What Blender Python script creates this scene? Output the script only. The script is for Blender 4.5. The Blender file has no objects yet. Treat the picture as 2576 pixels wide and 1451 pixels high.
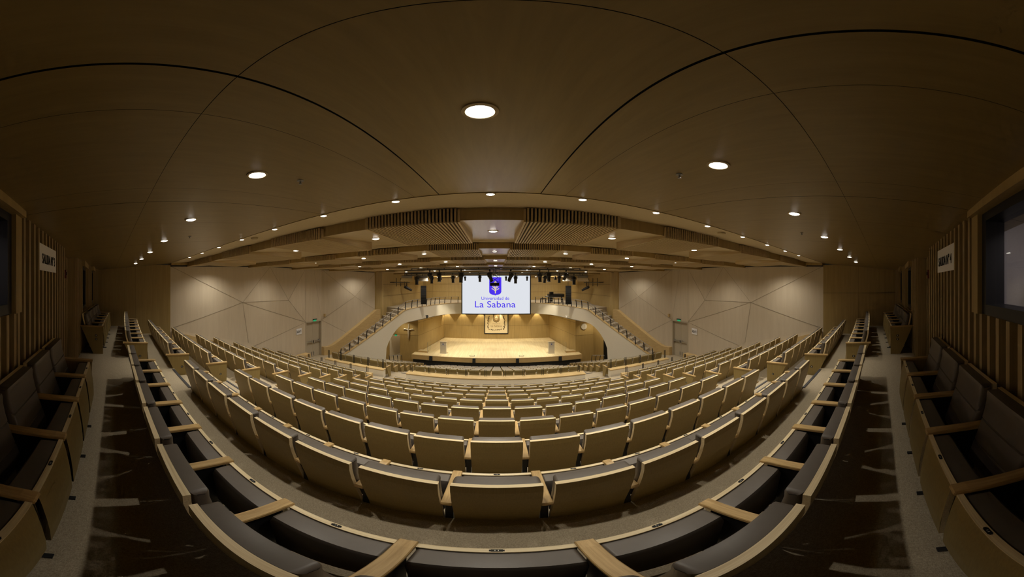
import bpy, bmesh, math, random
from mathutils import Vector, Matrix
random.seed(7)
S = bpy.context.scene
COL = S.collection
PI = math.pi
ZO = 7.6            # everything is modelled around the camera height, then lifted by this much
CX = -0.066         # centre line of the ceiling grid

# ------------------------------------------------------------------ materials
def new_mat(name):
    m = bpy.data.materials.new(name); m.use_nodes = True
    nt = m.node_tree; b = nt.nodes['Principled BSDF']
    return m, nt, b
def setv(b, **k):
    for n, v in k.items(): b.inputs[n.replace('_', ' ')].default_value = v
def plain(name, col, rough=.5, metal=0, spec=.5):
    m, nt, b = new_mat(name)
    setv(b, Base_Color=(*col, 1), Roughness=rough, Metallic=metal)
    b.inputs['Specular IOR Level'].default_value = spec
    n = nt.nodes.new('ShaderNodeTexNoise'); n.inputs['Scale'].default_value = 35
    tc = nt.nodes.new('ShaderNodeTexCoord'); nt.links.new(tc.outputs['Object'], n.inputs['Vector'])
    r = nt.nodes.new('ShaderNodeMix'); r.data_type = 'RGBA'
    r.inputs['A'].default_value = (*[c * .93 for c in col], 1); r.inputs['B'].default_value = (*[min(1, c * 1.07) for c in col], 1)
    nt.links.new(n.outputs['Fac'], r.inputs['Factor']); nt.links.new(r.outputs['Result'], b.inputs['Base Color'])
    return m
def wood(name, c1, c2, sc, rough=.45, amount=1.0, spec=.35):
    m, nt, b = new_mat(name)
    tc = nt.nodes.new('ShaderNodeTexCoord'); mp = nt.nodes.new('ShaderNodeMapping')
    mp.inputs['Scale'].default_value = sc
    nt.links.new(tc.outputs['Object'], mp.inputs['Vector'])
    oi = nt.nodes.new('ShaderNodeObjectInfo')
    ad = nt.nodes.new('ShaderNodeVectorMath'); ad.operation = 'MULTIPLY_ADD'
    ad.inputs[1].default_value = (1, 1, 1)
    mul = nt.nodes.new('ShaderNodeMath'); mul.operation = 'MULTIPLY'; mul.inputs[1].default_value = 40
    nt.links.new(oi.outputs['Random'], mul.inputs[0])
    nt.links.new(mp.outputs['Vector'], ad.inputs[0]); nt.links.new(mul.outputs[0], ad.inputs[2])
    n = nt.nodes.new('ShaderNodeTexNoise'); n.inputs['Scale'].default_value = 1; n.inputs['Detail'].default_value = 5
    n.inputs['Roughness'].default_value = .65; n.inputs['Distortion'].default_value = .3
    nt.links.new(ad.outputs[0], n.inputs['Vector'])
    cr = nt.nodes.new('ShaderNodeValToRGB')
    cr.color_ramp.elements[0].position = .32; cr.color_ramp.elements[0].color = (*c2, 1)
    cr.color_ramp.elements[1].position = .68; cr.color_ramp.elements[1].color = (*c1, 1)
    nt.links.new(n.outputs['Fac'], cr.inputs['Fac'])
    hs = nt.nodes.new('ShaderNodeHueSaturation')
    ra = nt.nodes.new('ShaderNodeMapRange'); ra.inputs['To Min'].default_value = .92; ra.inputs['To Max'].default_value = 1.08
    nt.links.new(oi.outputs['Random'], ra.inputs['Value']); nt.links.new(ra.outputs['Result'], hs.inputs['Value'])
    nt.links.new(cr.outputs['Color'], hs.inputs['Color']); nt.links.new(hs.outputs['Color'], b.inputs['Base Color'])
    setv(b, Roughness=rough); b.inputs['Specular IOR Level'].default_value = spec
    return m
def emit(name, col, st, sample=False):
    m, nt, b = new_mat(name)
    nt.nodes.remove(b); e = nt.nodes.new('ShaderNodeEmission')
    e.inputs['Color'].default_value = (*col, 1); e.inputs['Strength'].default_value = st
    nt.links.new(e.outputs[0], nt.nodes['Material Output'].inputs['Surface'])
    if not sample: m.cycles.emission_sampling = 'NONE'
    return m
def carpet_mat():
    m, nt, b = new_mat('carpet')
    tc = nt.nodes.new('ShaderNodeTexCoord')
    outs = []
    for sc in ((260, 90, 90), (90, 280, 90)):
        mp = nt.nodes.new('ShaderNodeMapping'); mp.inputs['Scale'].default_value = sc
        nt.links.new(tc.outputs['Object'], mp.inputs['Vector'])
        n = nt.nodes.new('ShaderNodeTexNoise'); n.inputs['Scale'].default_value = 1; n.inputs['Detail'].default_value = 4
        nt.links.new(mp.outputs[0], n.inputs['Vector']); outs.append(n)
    a = nt.nodes.new('ShaderNodeMath'); a.operation = 'ADD'
    nt.links.new(outs[0].outputs['Fac'], a.inputs[0]); nt.links.new(outs[1].outputs['Fac'], a.inputs[1])
    cr = nt.nodes.new('ShaderNodeValToRGB')
    mr = nt.nodes.new('ShaderNodeMapRange'); mr.inputs['From Min'].default_value = .6; mr.inputs['From Max'].default_value = 1.4
    nt.links.new(a.outputs[0], mr.inputs['Value']); nt.links.new(mr.outputs[0], cr.inputs['Fac'])
    cr.color_ramp.elements[0].position = .2; cr.color_ramp.elements[0].color = (.30, .248, .17, 1)
    cr.color_ramp.elements[1].position = .8; cr.color_ramp.elements[1].color = (.50, .42, .30, 1)
    nt.links.new(cr.outputs[0], b.inputs['Base Color'])
    setv(b, Roughness=.95); b.inputs['Specular IOR Level'].default_value = .1
    bp = nt.nodes.new('ShaderNodeBump'); bp.inputs['Strength'].default_value = .4; bp.inputs['Distance'].default_value = .01
    nt.links.new(a.outputs[0], bp.inputs['Height']); nt.links.new(bp.outputs[0], b.inputs['Normal'])
    return m
def glass_mat(name, tint=(.9, .95, .95), alpha=.12, rough=.03):
    m, nt, b = new_mat(name)
    t = nt.nodes.new('ShaderNodeBsdfTransparent'); t.inputs[0].default_value = (*tint, 1)
    g = nt.nodes.new('ShaderNodeBsdfGlossy'); g.inputs['Roughness'].default_value = rough
    mx = nt.nodes.new('ShaderNodeMixShader'); mx.inputs[0].default_value = alpha
    nt.nodes.remove(b)
    nt.links.new(t.outputs[0], mx.inputs[1]); nt.links.new(g.outputs[0], mx.inputs[2])
    nt.links.new(mx.outputs[0], nt.nodes['Material Output'].inputs['Surface'])
    return m

OAK = (.42, .305, .125); OAKD = (.345, .245, .095)
M = dict(
    seat_oak=wood('seat_oak', (.335, .245, .092), (.265, .19, .066), (130, 130, 3)),
    ply=wood('plywood_edge', (.90, .77, .50), (.66, .51, .28), (2, 120, 120), .4),
    arm=wood('armrest_oak', (.58, .40, .18), (.40, .26, .10), (60, 4, 60), .35),
    wall_oak=wood('wall_oak', OAK, OAKD, (14, 14, .7), .5),
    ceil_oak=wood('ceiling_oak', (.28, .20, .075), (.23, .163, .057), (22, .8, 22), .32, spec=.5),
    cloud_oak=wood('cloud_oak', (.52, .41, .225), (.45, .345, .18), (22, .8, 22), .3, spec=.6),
    slat_oak=wood('slat_oak', (.56, .43, .235), (.44, .325, .165), (30, 1.5, 30), .5),
    slat_back=wood('slat_wall_oak', (.42, .31, .15), (.32, .23, .105), (40, 40, 1.2), .5),
    slat_gap_shade=wood('slat_gap_shaded_oak', (.15, .105, .045), (.11, .078, .033), (40, 40, 1.2), .6),  # slat oak darkened to paint in the shade between slats
    stage=wood('stage_maple', (.82, .70, .44), (.66, .53, .29), (9, .5, 9), .35),
    trim=wood('trim_oak', (.58, .42, .20), (.46, .32, .14), (3, 3, 30), .45),
    leather=plain('dark_leather', (.128, .108, .088), .42),
    black=plain('black_metal', (.012, .012, .013), .45),
    black2=plain('black_cloth', (.010, .0095, .009), .8),
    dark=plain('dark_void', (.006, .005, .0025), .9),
    groove=plain('panel_joint', (.13, .09, .04), .9),  # dark joint lines between oak panels
    facet_line=plain('wall_joint', (.27, .22, .155), .9),
    beige=wood('beige_panel', (.56, .485, .37), (.51, .435, .325), (5, 5, .5), .6),
    white=plain('white_plaster', (.76, .70, .57), .55),
    cream=plain('cream_plaster', (.56, .46, .29), .7),
    door=plain('door_beige', (.44, .38, .28), .5),
    steel=plain('brushed_steel', (.55, .55, .56), .3, 1),
    gun=plain('gun_metal', (.10, .10, .105), .35, .5),
    grey=plain('grey_metal', (.30, .30, .31), .4, .6),
    paper=plain('white_paper', (.80, .79, .80), .8),
    ink=plain('black_ink', (.02, .02, .02), .8),
    plate=plain('black_plate', (.01, .01, .01), .6, 0, .2),
    mark=plain('light_mark', (.6, .58, .52), .5),
    rubber=plain('dark_nosing', (.035, .035, .04), .5),
    carpet=carpet_mat(),
    glass=glass_mat('clear_glass', (.97, .98, .97), .05), 
    wglass=glass_mat('window_glass', (.75, .75, .8), .10),
    lamp=emit('lamp_glow', (1, .93, .80), 14),
    screen=emit('screen_glow', (.86, .89, .95), .86, True),
    sblue=emit('screen_blue', (.075, .035, .84), 1.0),
    sgold=emit('screen_gold', (.88, .75, .42), .9),
    exit=emit('exit_green', (.05, .55, .22), .55),
    banner=plain('cream_tapestry', (.88, .76, .50), .8),
    bink=plain('dark_embroidery', (.10, .075, .035), .8),
    bink2=plain('brown_embroidery', (.32, .22, .09), .8),
    acryl=plain('frosted_white', (.50, .45, .36), .3),
    emb=plain('blue_emblem', (.03, .05, .22), .5),
    softbox=plain('grey_reflector', (.85, .80, .68), .5),
    silver=plain('silver_figure', (.62, .57, .47), .35, .3),
    booth=plain('booth_wall', (.40, .38, .38), .9),
    dial=plain('clock_dial', (.50, .46, .38), .6),
    red=plain('red_alarm', (.16, .03, .02), .5),
)

# ------------------------------------------------------------------ mesh builder
class MB:
    def __init__(s): s.v = []; s.f = []; s.m = []; s.mats = []
    def mi(s, m):
        if m not in s.mats: s.mats.append(m)
        return s.mats.index(m)
    def add(s, vs, fs, m):
        o = len(s.v); k = s.mi(m); s.v += [tuple(v) for v in vs]
        for f in fs: s.f.append(tuple(o + i for i in f)); s.m.append(k)
        return s
    def hexa(s, p, m):   # p: 4 bottom (ccw from above), 4 top
        return s.add(p, [(3, 2, 1, 0), (4, 5, 6, 7), (0, 1, 5, 4), (1, 2, 6, 5), (2, 3, 7, 6), (3, 0, 4, 7)], m)
    def box(s, x0, x1, y0, y1, z0, z1, m):
        return s.hexa([(x0, y0, z0), (x1, y0, z0), (x1, y1, z0), (x0, y1, z0), (x0, y0, z1), (x1, y0, z1), (x1, y1, z1), (x0, y1, z1)], m)
    def quad(s, a, b, c, d, m): return s.add([a, b, c, d], [(0, 1, 2, 3)], m)
    def prism(s, poly, fn, a, b, m):   # poly 2D list; fn(u,v,w)->xyz
        n = len(poly); vs = [fn(u, v, a) for u, v in poly] + [fn(u, v, b) for u, v in poly]
        return s.add(vs, [tuple(range(n - 1, -1, -1)), tuple(range(n, 2 * n))] + [(i, (i + 1) % n, n + (i + 1) % n, n + i) for i in range(n)], m)
    def rings(s, rs, m, cap=True):
        n = len(rs[0]); vs = [p for r in rs for p in r]; fs = []
        for k in range(len(rs) - 1):
            for i in range(n): fs.append((k * n + i, k * n + (i + 1) % n, (k + 1) * n + (i + 1) % n, (k + 1) * n + i))
        if cap: fs += [tuple(range(n - 1, -1, -1)), tuple(range((len(rs) - 1) * n, len(rs) * n))]
        return s.add(vs, fs, m)
    def tube(s, pts, r, m, n=8, radii=None):
        pts = [Vector(p) for p in pts]; rs = []
        for i, p in enumerate(pts):
            d = (pts[min(i + 1, len(pts) - 1)] - pts[max(i - 1, 0)]).normalized()
            u = d.orthogonal() if abs(d.z) > .9 else Vector((0, 0, 1)).cross(d)
            u.normalize(); w = d.cross(u); rr = radii[i] if radii else r
            rs.append([tuple(p + (u * math.cos(2 * PI * k / n) + w * math.sin(2 * PI * k / n)) * rr) for k in range(n)])
        return s.rings(rs, m)
    def disc(s, c, r, m, n=20, normal=-1):
        vs = [(c[0] + r * math.cos(2 * PI * k / n), c[1] + r * math.sin(2 * PI * k / n), c[2]) for k in range(n)]
        f = tuple(range(n)); return s.add(vs, [f if normal > 0 else f[::-1]], m)
    def build(s, name, parent=None, loc=(0, 0, 0), rz=0, smooth=False, link=True):
        me = bpy.data.meshes.new(name); me.from_pydata(s.v, [], s.f)
        for m in s.mats: me.materials.append(M[m])
        me.polygons.foreach_set('material_index', s.m)
        if smooth:
            bm = bmesh.new(); bm.from_mesh(me); bmesh.ops.remove_doubles(bm, verts=bm.verts, dist=1e-5); bm.to_mesh(me); bm.free()
            me.polygons.foreach_set('use_smooth', [True] * len(me.polygons))
        me.update()
        o = bpy.data.objects.new(name, me); o.location = loc; o.rotation_euler = (0, 0, rz)
        if link: COL.objects.link(o)
        if parent: o.parent = parent
        if smooth:
            try: me.set_sharp_from_angle(angle=math.radians(35))
            except Exception: pass
        return o
def struct(o, label=None):
    o['kind'] = 'structure'
    if label: o['label'] = label
    return o
def tag(o, label, cat, group=None, kind=None):
    o['label'] = label; o['category'] = cat
    if group: o['group'] = group
    if kind: o['kind'] = kind
    return o
def thing(name, label, cat, loc=(0, 0, 0), rz=0, group=None):
    o = bpy.data.objects.new(name, None); COL.objects.link(o)
    o.location = loc; o.rotation_euler = (0, 0, rz); o.empty_display_size = .1
    return tag(o, label, cat, group)
def kids(o): return [c for c in ALLKIDS.get(o.name, [])]
def copy_obj(o, parent=None):
    c = o.copy(); COL.objects.link(c)
    if parent: c.parent = parent
    return c
ORD = ['zeroth', 'first', 'second', 'third', 'fourth', 'fifth', 'sixth', 'seventh', 'eighth', 'ninth', 'tenth', 'eleventh', 'twelfth', 'thirteenth', 'fourteenth', 'fifteenth', 'sixteenth', 'seventeenth', 'eighteenth']
def text_mesh(body, width, mat, name, height=None, squeeze=None):
    cu = bpy.data.curves.new('lettering', 'FONT'); cu.body = body; cu.align_x = 'CENTER'; cu.align_y = 'CENTER'; cu.extrude = .002
    ob = bpy.data.objects.new('lettering_source', cu); COL.objects.link(ob)
    bpy.context.view_layer.update()
    dg = bpy.context.evaluated_depsgraph_get()
    me = bpy.data.meshes.new_from_object(ob.evaluated_get(dg))
    bpy.data.objects.remove(ob); bpy.data.curves.remove(cu)
    xs = [v.co.x for v in me.vertices]; ys = [v.co.y for v in me.vertices]
    cx = (min(xs) + max(xs)) / 2; cy = (min(ys) + max(ys)) / 2
    sx = width / (max(xs) - min(xs)); sy = sx if height is None else height / (max(ys) - min(ys))
    for v in me.vertices: v.co = ((v.co.x - cx) * sx, (v.co.y - cy) * sy, v.co.z)
    me.materials.clear(); me.materials.append(M[mat]); me.name = name
    o = bpy.data.objects.new(name, me); COL.objects.link(o)
    return o
def frame_mat(o, origin, right, up):
    r = Vector(right).normalized(); u = Vector(up).normalized(); n = r.cross(u)
    o.matrix_world = Matrix(((r.x, u.x, n.x, origin[0]), (r.y, u.y, n.y, origin[1]), (r.z, u.z, n.z, origin[2]), (0, 0, 0, 1)))

# ------------------------------------------------------------------ camera
cam = bpy.data.cameras.new('camera'); camo = bpy.data.objects.new('camera', cam); COL.objects.link(camo)
camo.location = (0, 0, 0); camo.rotation_euler = (PI / 2, 0, 0)
KPX, PX0, PY0 = 10.93, 1249.8, 713.7
cam.type = 'PANO'
try: cam.panorama_type = 'EQUIRECTANGULAR'; cy = cam
except Exception: cam.cycles.panorama_type = 'EQUIRECTANGULAR'; cy = cam.cycles
R = math.radians
cy.longitude_min = R(-PX0 / KPX); cy.longitude_max = R((2576 - PX0) / KPX)
cy.latitude_max = R(PY0 / KPX); cy.latitude_min = R(-(1451 - PY0) / KPX)
cam.clip_start = .02; cam.clip_end = 100
S.camera = camo
def ray(x, y):
    a = R((x - PX0) / KPX); e = R((PY0 - y) / KPX)
    return Vector((math.sin(a) * math.cos(e), math.cos(a) * math.cos(e), math.sin(e)))
def on_wall(x, y, p, q, off=0):
    """where the sight line of a survey point meets the vertical wall through plan points p, q"""
    n = Vector((q[1] - p[1], -(q[0] - p[0]), 0)).normalized()
    if n.dot(Vector((p[0], p[1], 0))) > 0: n = -n
    r = ray(x, y); t = (n.dot(Vector((p[0], p[1], 0))) + off) / n.dot(r)
    return r * t

# ------------------------------------------------------------------ plan of the rows
NR = 19
def row_y(n, x=0.):
    if n == 1: return -.715 + .005 * x * x
    if n == 2: return .27 + .005 * x * x
    if n == 3: return 1.27 + .0035 * x * x
    if n <= 11: return 1.283 + .995 * (n - 3) + .0025 * x * x
    return 11.98 + .99 * (n - 12) + .0025 * x * x
def row_c(n): return .005 if n <= 2 else .0035 if n == 3 else .0025
def row_z(n):
    if n == 1: return -1.65
    if n <= 11: return -1.98 - .33 * (n - 2)
    return -5.31 - .315 * (n - 12)
def nosing(n, x): return row_y(n, x) + .15
def wall_x(y):
    if y < 2.5: return 9.75 - .06 * max(0, y)/2.5*2.5
    return 9.6 + .16 * (y - 2.5)
def fdrop(x): x = x - CX; return .2 * x * x / (x * x + 25)
def zc(x, y): return .72 + .0973 * y - fdrop(x)
def back_y(x): return -.80 + .005 * x * x

# ------------------------------------------------------------------ floor
def floors():
    fl = MB()
    N = 44
    def strip(ya, yb, z, xa, xb, zlow=None, m='carpet', rm='carpet'):
        for i in range(N):
            x0 = xa + (xb - xa) * i / N; x1 = xa + (xb - xa) * (i + 1) / N
            fl.quad((x0, ya(x0), z), (x1, ya(x1), z), (x1, yb(x1), z), (x0, yb(x0), z), m)
            if zlow is not None:
                fl.quad((x0, yb(x0), z), (x1, yb(x1), z), (x1, yb(x1), zlow), (x0, yb(x0), zlow), rm)
    for n in range(1, 12):
        ya = (lambda x: back_y(x) - .1) if n == 1 else (lambda x, n=n: nosing(n, x))
        yb = (lambda x, n=n: nosing(n + 1, x)) if n < 11 else (lambda x: 11.3)
        w = wall_x(row_y(n) + 1) + .15
        strip(ya, yb, row_z(n), -w, w, row_z(n + 1) if n < 12 else None)
    for n in range(12, 20):
        ya = (lambda x: 11.3) if n == 12 else (lambda x, n=n: nosing(n, x))
        yb = (lambda x, n=n: nosing(n + 1, x)) if n < 19 else (lambda x: 21.3)
        strip(ya, yb, row_z(n), -9.55 if n < 15 else -10.3, 9.55 if n < 15 else 10.3, row_z(n + 1) if n < 19 else None)
    for s in (-1, 1):   # cross aisle at the doors, passages beside the stage
        a, b = sorted((s * 9.5, s * 11.6))
        fl.quad((a, 11.2, row_z(11)), (b, 11.2, row_z(11)), (b, 14, row_z(11)), (a, 14, row_z(11)), 'carpet')
        fl.quad((s * 9.5, 11.2, row_z(11)), (s * 9.5, 14, row_z(11)), (s * 9.5, 14, row_z(15)), (s * 9.5, 11.2, row_z(15)), 'white')
        a, b = sorted((s * 7, s * 10.3))
        fl.quad((a, 21.2, row_z(19)), (b, 21.2, row_z(19)), (b, 27, row_z(19)), (a, 27, row_z(19)), 'carpet')
    # half steps with dark nosings in the two aisles
    for n in list(range(1, 11)) + list(range(12, 19)):
        for s in (-1, 1):
            xa, xb = sorted((s * 4.2, s * 5.32)); y = nosing(n + 1, 4.8); z1 = row_z(n + 1); dz = row_z(n) - z1
            fl.box(xa, xb, y - .02, y + .34, z1, z1 + dz / 2, 'carpet')
            fl.box(xa, xb, y + .30, y + .345, z1 + dz / 2 - .01, z1 + dz / 2 + .012, 'rubber')
            fl.box(xa, xb, y - .045, y + .005, z1 + dz - .01, z1 + dz + .012, 'rubber')
            fl.box(xa, xb, y - .01, y + .006, z1 + dz / 2, z1 + dz - .01, 'trim')
    struct(fl.build('floor'), 'carpeted stepped auditorium floor')
floors()

# ------------------------------------------------------------------ rear wooden ceiling
TJ = .345   # transverse joint
def rear_ceiling():
    c = MB()
    joints = [(-9.9, 0), (-7.34, .0025), (-6.5, .0025), (-5.4, .0025), (-4.35, .006), (-2.9, .0025), (-2.1, .007), (-1.78, .0025), (-.854, .0025), (-.59, .010),
              (.445, .010), (.70, .0025), (1.65, .0025), (1.95, .007), (2.75, .0025), (4.2, .006), (5.3, .0025), (6.4, .0025), (7.24, .0025), (9.9, 0)]
    for (xa, wa), (xb, wb) in zip(joints, joints[1:]):
        for ya, yb in ((-1.2, TJ - .0015), (TJ + .0015, 2.5)):
            x0, x1 = xa + wa / 2, xb - wb / 2
            k = max(1, int((x1 - x0) / .35))
            for i in range(k):
                a = x0 + (x1 - x0) * i / k; b = x0 + (x1 - x0) * (i + 1) / k
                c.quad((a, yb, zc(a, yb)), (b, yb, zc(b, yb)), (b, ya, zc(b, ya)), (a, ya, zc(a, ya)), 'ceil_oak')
    for i in range(56):
        a = -9.9 + 19.8 * i / 56; b = -9.9 + 19.8 * (i + 1) / 56
        c.quad((a, 2.5, zc(a, 2.5) + .012), (b, 2.5, zc(b, 2.5) + .012), (b, -1.2, zc(b, -1.2) + .012), (a, -1.2, zc(a, -1.2) + .012), 'dark')
        # cream plaster band, set a little back above the wood edge
        c.quad((a, 2.5, zc(a, 2.5) + .002), (b, 2.5, zc(b, 2.5) + .002), (b, 2.5, zc(b, 2.5) - .006), (a, 2.5, zc(a, 2.5) - .006), 'ceil_oak')
        c.quad((a, 3.3, zc(a, 3.3)), (b, 3.3, zc(b, 3.3)), (b, 2.5, zc(b, 2.5)), (a, 2.5, zc(a, 2.5)), 'cream')
    struct(c.build('ceiling'), 'rear sloping wooden ceiling with cream edge band')
rear_ceiling()

# stepped wooden ceiling beyond it, with slatted boxes
MY = [3.28, 6.6, 10.0, 13.4, 16.8, 20.2, 23.6, 27.0, 30.6]
MZ = [.861, .945, .995, 1.025, 1.04, .995, .93, .88, .85]
MH = [.19, .165, .15, .12, .10, .10, .10, .10, .10]
def cloud_ceiling():
    c = MB()
    for k in range(8):
        y0, y1, zb, zt1 = MY[k], MY[k + 1], MZ[k], MZ[k + 1] + MH[k + 1]
        W = min(wall_x(y0) + .3, 11.6); n = 44
        for i in range(n):
            a = -W + 2 * W * i / n; b = -W + 2 * W * (i + 1) / n
            fa, fb = fdrop(a), fdrop(b)
            c.quad((a, y0, zb - fa), (b, y0, zb - fb), (b, y0, zb + MH[k] + .005 - fb), (a, y0, zb + MH[k] + .005 - fa), 'wall_oak')
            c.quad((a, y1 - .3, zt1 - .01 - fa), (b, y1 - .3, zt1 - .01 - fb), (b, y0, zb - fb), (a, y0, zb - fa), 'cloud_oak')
            c.quad((a, y1, zt1 - fa), (b, y1, zt1 - fb), (b, y1 - .3, zt1 - .01 - fb), (a, y1 - .3, zt1 - .01 - fa), 'cream')
            c.quad((a, y1 + .02, zt1 + .004 - fa), (b, y1 + .02, zt1 + .004 - fb), (b, y1 - .02, zt1 - .004 - fb), (a, y1 - .02, zt1 - .004 - fa), 'dark')
    struct(c.build('ceiling'), 'stepped wooden ceiling panels over the hall')
cloud_ceiling()

def slat_boxes():
    b = MB(); n = 27; w = 1.35; p = w / n
    b.box(-w / 2 + .01, w / 2 - .01, -.02, 1.70, .028, .034, 'dark'); b.box(-w / 2 + .01, w / 2 - .01, -.025, -.012, .034, .20, 'dark')
    me_back = b.build('backing', link=False)
    sl = MB()
    for i in range(n):
        x = -w / 2 + p * i + p * .22
        sl.box(x, x + p * .5, -.06, 1.72, 0, .028, 'slat_oak'); sl.box(x, x + p * .5, -.06, -.022, .028, .20, 'slat_oak')
    me_slat = sl.build('slats', link=False)
    sb = MB()
    for x in (-w / 2 - .03, w / 2): sb.box(x, x + .03, -.03, 1.72, .005, .19, 'slat_oak')
    sb.box(-w / 2, w / 2, 1.70, 1.72, .01, .17, 'slat_oak')
    me_side = sb.build('side_board', link=False)
    first = None; seen = [4, 4, 4, 4, 4]
    for k in range(5):
        for j in range(seen[k]):
            for s in (-1, 1):
                x = CX + s * (1.125 + 2.25 * j)
                if abs(x) + .7 > wall_x(MY[k]): continue
                side = 'left' if s < 0 else 'right'
                t = thing('slatted_ceiling_box', f'slatted wooden ceiling box, {ORD[j+1]} {side} of centre, {ORD[k+1]} ceiling step from the rear', 'ceiling panel',
                          (x, MY[k] - .012, MZ[k] - fdrop(x) - .032), 0, 'slatted ceiling boxes')
                t.scale = (1, 1, MH[k] / .19)
                for q in (me_back, me_slat, me_side):
                    copy_obj(q, t)
slat_boxes()

# ------------------------------------------------------------------ downlights
def downlights():
    r = MB()
    n = 24; rs = []
    for rad, z in ((.078, 0), (.078, -.006), (.062, -.009), (.056, 0)):
        rs.append([(rad * math.cos(2 * PI * i / n), rad * math.sin(2 * PI * i / n), z) for i in range(n)])
    r.rings(rs, 'cream', cap=False); ring = r.build('trim_ring', link=False, smooth=True)
    g = MB(); g.rings([[(q * math.cos(2 * PI * i / n), q * math.sin(2 * PI * i / n), z) for i in range(n)] for q, z in ((.057, -.002), (.052, -.010), (.036, -.016), (.012, -.019))], 'lamp')
    glow = g.build('lens', link=False)
    def spot(power, ang=R(118), blend=.75, rad=.05, col=(1, .925, .785)):
        l = bpy.data.lights.new('downlight_lamp', 'SPOT'); l.energy = power; l.spot_size = ang; l.spot_blend = blend
        l.shadow_soft_size = rad; l.color = col; return l
    LA = spot(P_A, R(94), 1, .03); LB = spot(P_B, R(112), .8, .03); LC = spot(P_C); LD = spot(P_C * .62, R(150), 1, .08)
    def put(x, y, z, slope, ld, label, group, sc=1, shift=0):
        t = thing('recessed_downlight', label, 'ceiling light', (x, y, z), 0, group)
        t.rotation_euler = (math.atan(slope), 0, 0)
        for q in (ring, glow):
            c = copy_obj(q, t); c.scale = (sc, sc, sc)
        l = bpy.data.objects.new('lamp', ld); COL.objects.link(l); l.parent = t; l.location = (0, shift, -.03)
        l.rotation_euler = (-math.atan(slope), 0, 0)
    def word(j): 
        if j == 0: return 'on the centre line'
        return f'{ORD[abs(j)]} {"left" if j < 0 else "right"} of centre'
    for j in range(-6, 7):
        x = CX + 1.335 * j if j <= 0 else CX + 1.27 * j
        y = .975
        put(x, y, zc(x, y) - .001, .0973, LA, f'round recessed downlight {word(j)}, row across the brown rear ceiling', 'rear ceiling downlights', .96, .32)
    for j in range(-7, 8):
        x = CX + (1.04 if j < 0 else .99) * j; y = 2.53 - .002 * x * x
        y = max(y, 2.57)
        put(x, y, zc(x, y) - .001, .0973, LB, f'round recessed downlight {word(j)}, row along the cream ceiling band', 'cream band downlights', .72)
    for k in range(8):
        for j in range(-4, 5):
            x = CX + 2.25 * j; y = MY[k] + 1.1
            if abs(j) == 4: x = CX + 8.7 * (1 if j > 0 else -1)
            if abs(x) + .3 > wall_x(y) or abs(x) > 9.2: continue
            if y > 17.2 and abs(x) > 8.6: continue
            f = (y - MY[k]) / (MY[k + 1] - .3 - MY[k]); z = MZ[k] + (MZ[k + 1] + MH[k + 1] - .01 - MZ[k]) * f - fdrop(x)
            put(x, y, z - .002, .06, LD if abs(j) == 4 or k > 4 else LC, f'round recessed downlight {word(j)}, {ORD[k+1]} ceiling step from the rear', 'stepped ceiling downlights', 1.25 if k < 2 else 1.5)  # farther fixtures enlarged to stand in for their glow
P_A, P_B, P_C = 44, 34, 330
downlights()

def ceiling_bits():
    s = MB(); s.tube([(0, 0, 0), (0, 0, -.006)], .026, 'grey', 16); d = s.build('cover_plate', link=False)
    h = MB(); h.tube([(0, 0, -.01), (0, 0, -.028)], .007, 'grey', 8); h.tube([(0, 0, -.030), (0, 0, -.034)], .013, 'grey', 10); hd = h.build('nozzle', link=False)
    spots = [(-1.35, 1.34, 'left of centre beside the nearest left downlight'), (1.19, 1.32, 'right of centre beside the nearest right downlight'),
             (-3.8, 1.33, 'far left by the fourth downlight'), (3.5, 1.26, 'far right by the fourth downlight')]
    for x, y, w in spots:
        t = thing('fire_sprinkler', f'small metal ceiling sprinkler {w}', 'sprinkler', (x, y, zc(x, y)), 0, 'ceiling sprinklers')
        copy_obj(d, t); copy_obj(hd, t)
    a = MB(); a.tube([(0, 0, 0), (0, 0, -.03), (0, 0, -.045)], .07, 'cream', 18, [.075, .07, .045]); ao = a.build('smoke_detector', link=False, smooth=True)
    for x, w in ((-4.0, 'left'), (3.45, 'right')):
        c = copy_obj(ao); c.location = (x, 2.72, zc(x, 2.72)); tag(c, f'round smoke detector on the cream ceiling band, {w} side', 'smoke detector', 'smoke detectors')
ceiling_bits()

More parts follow.
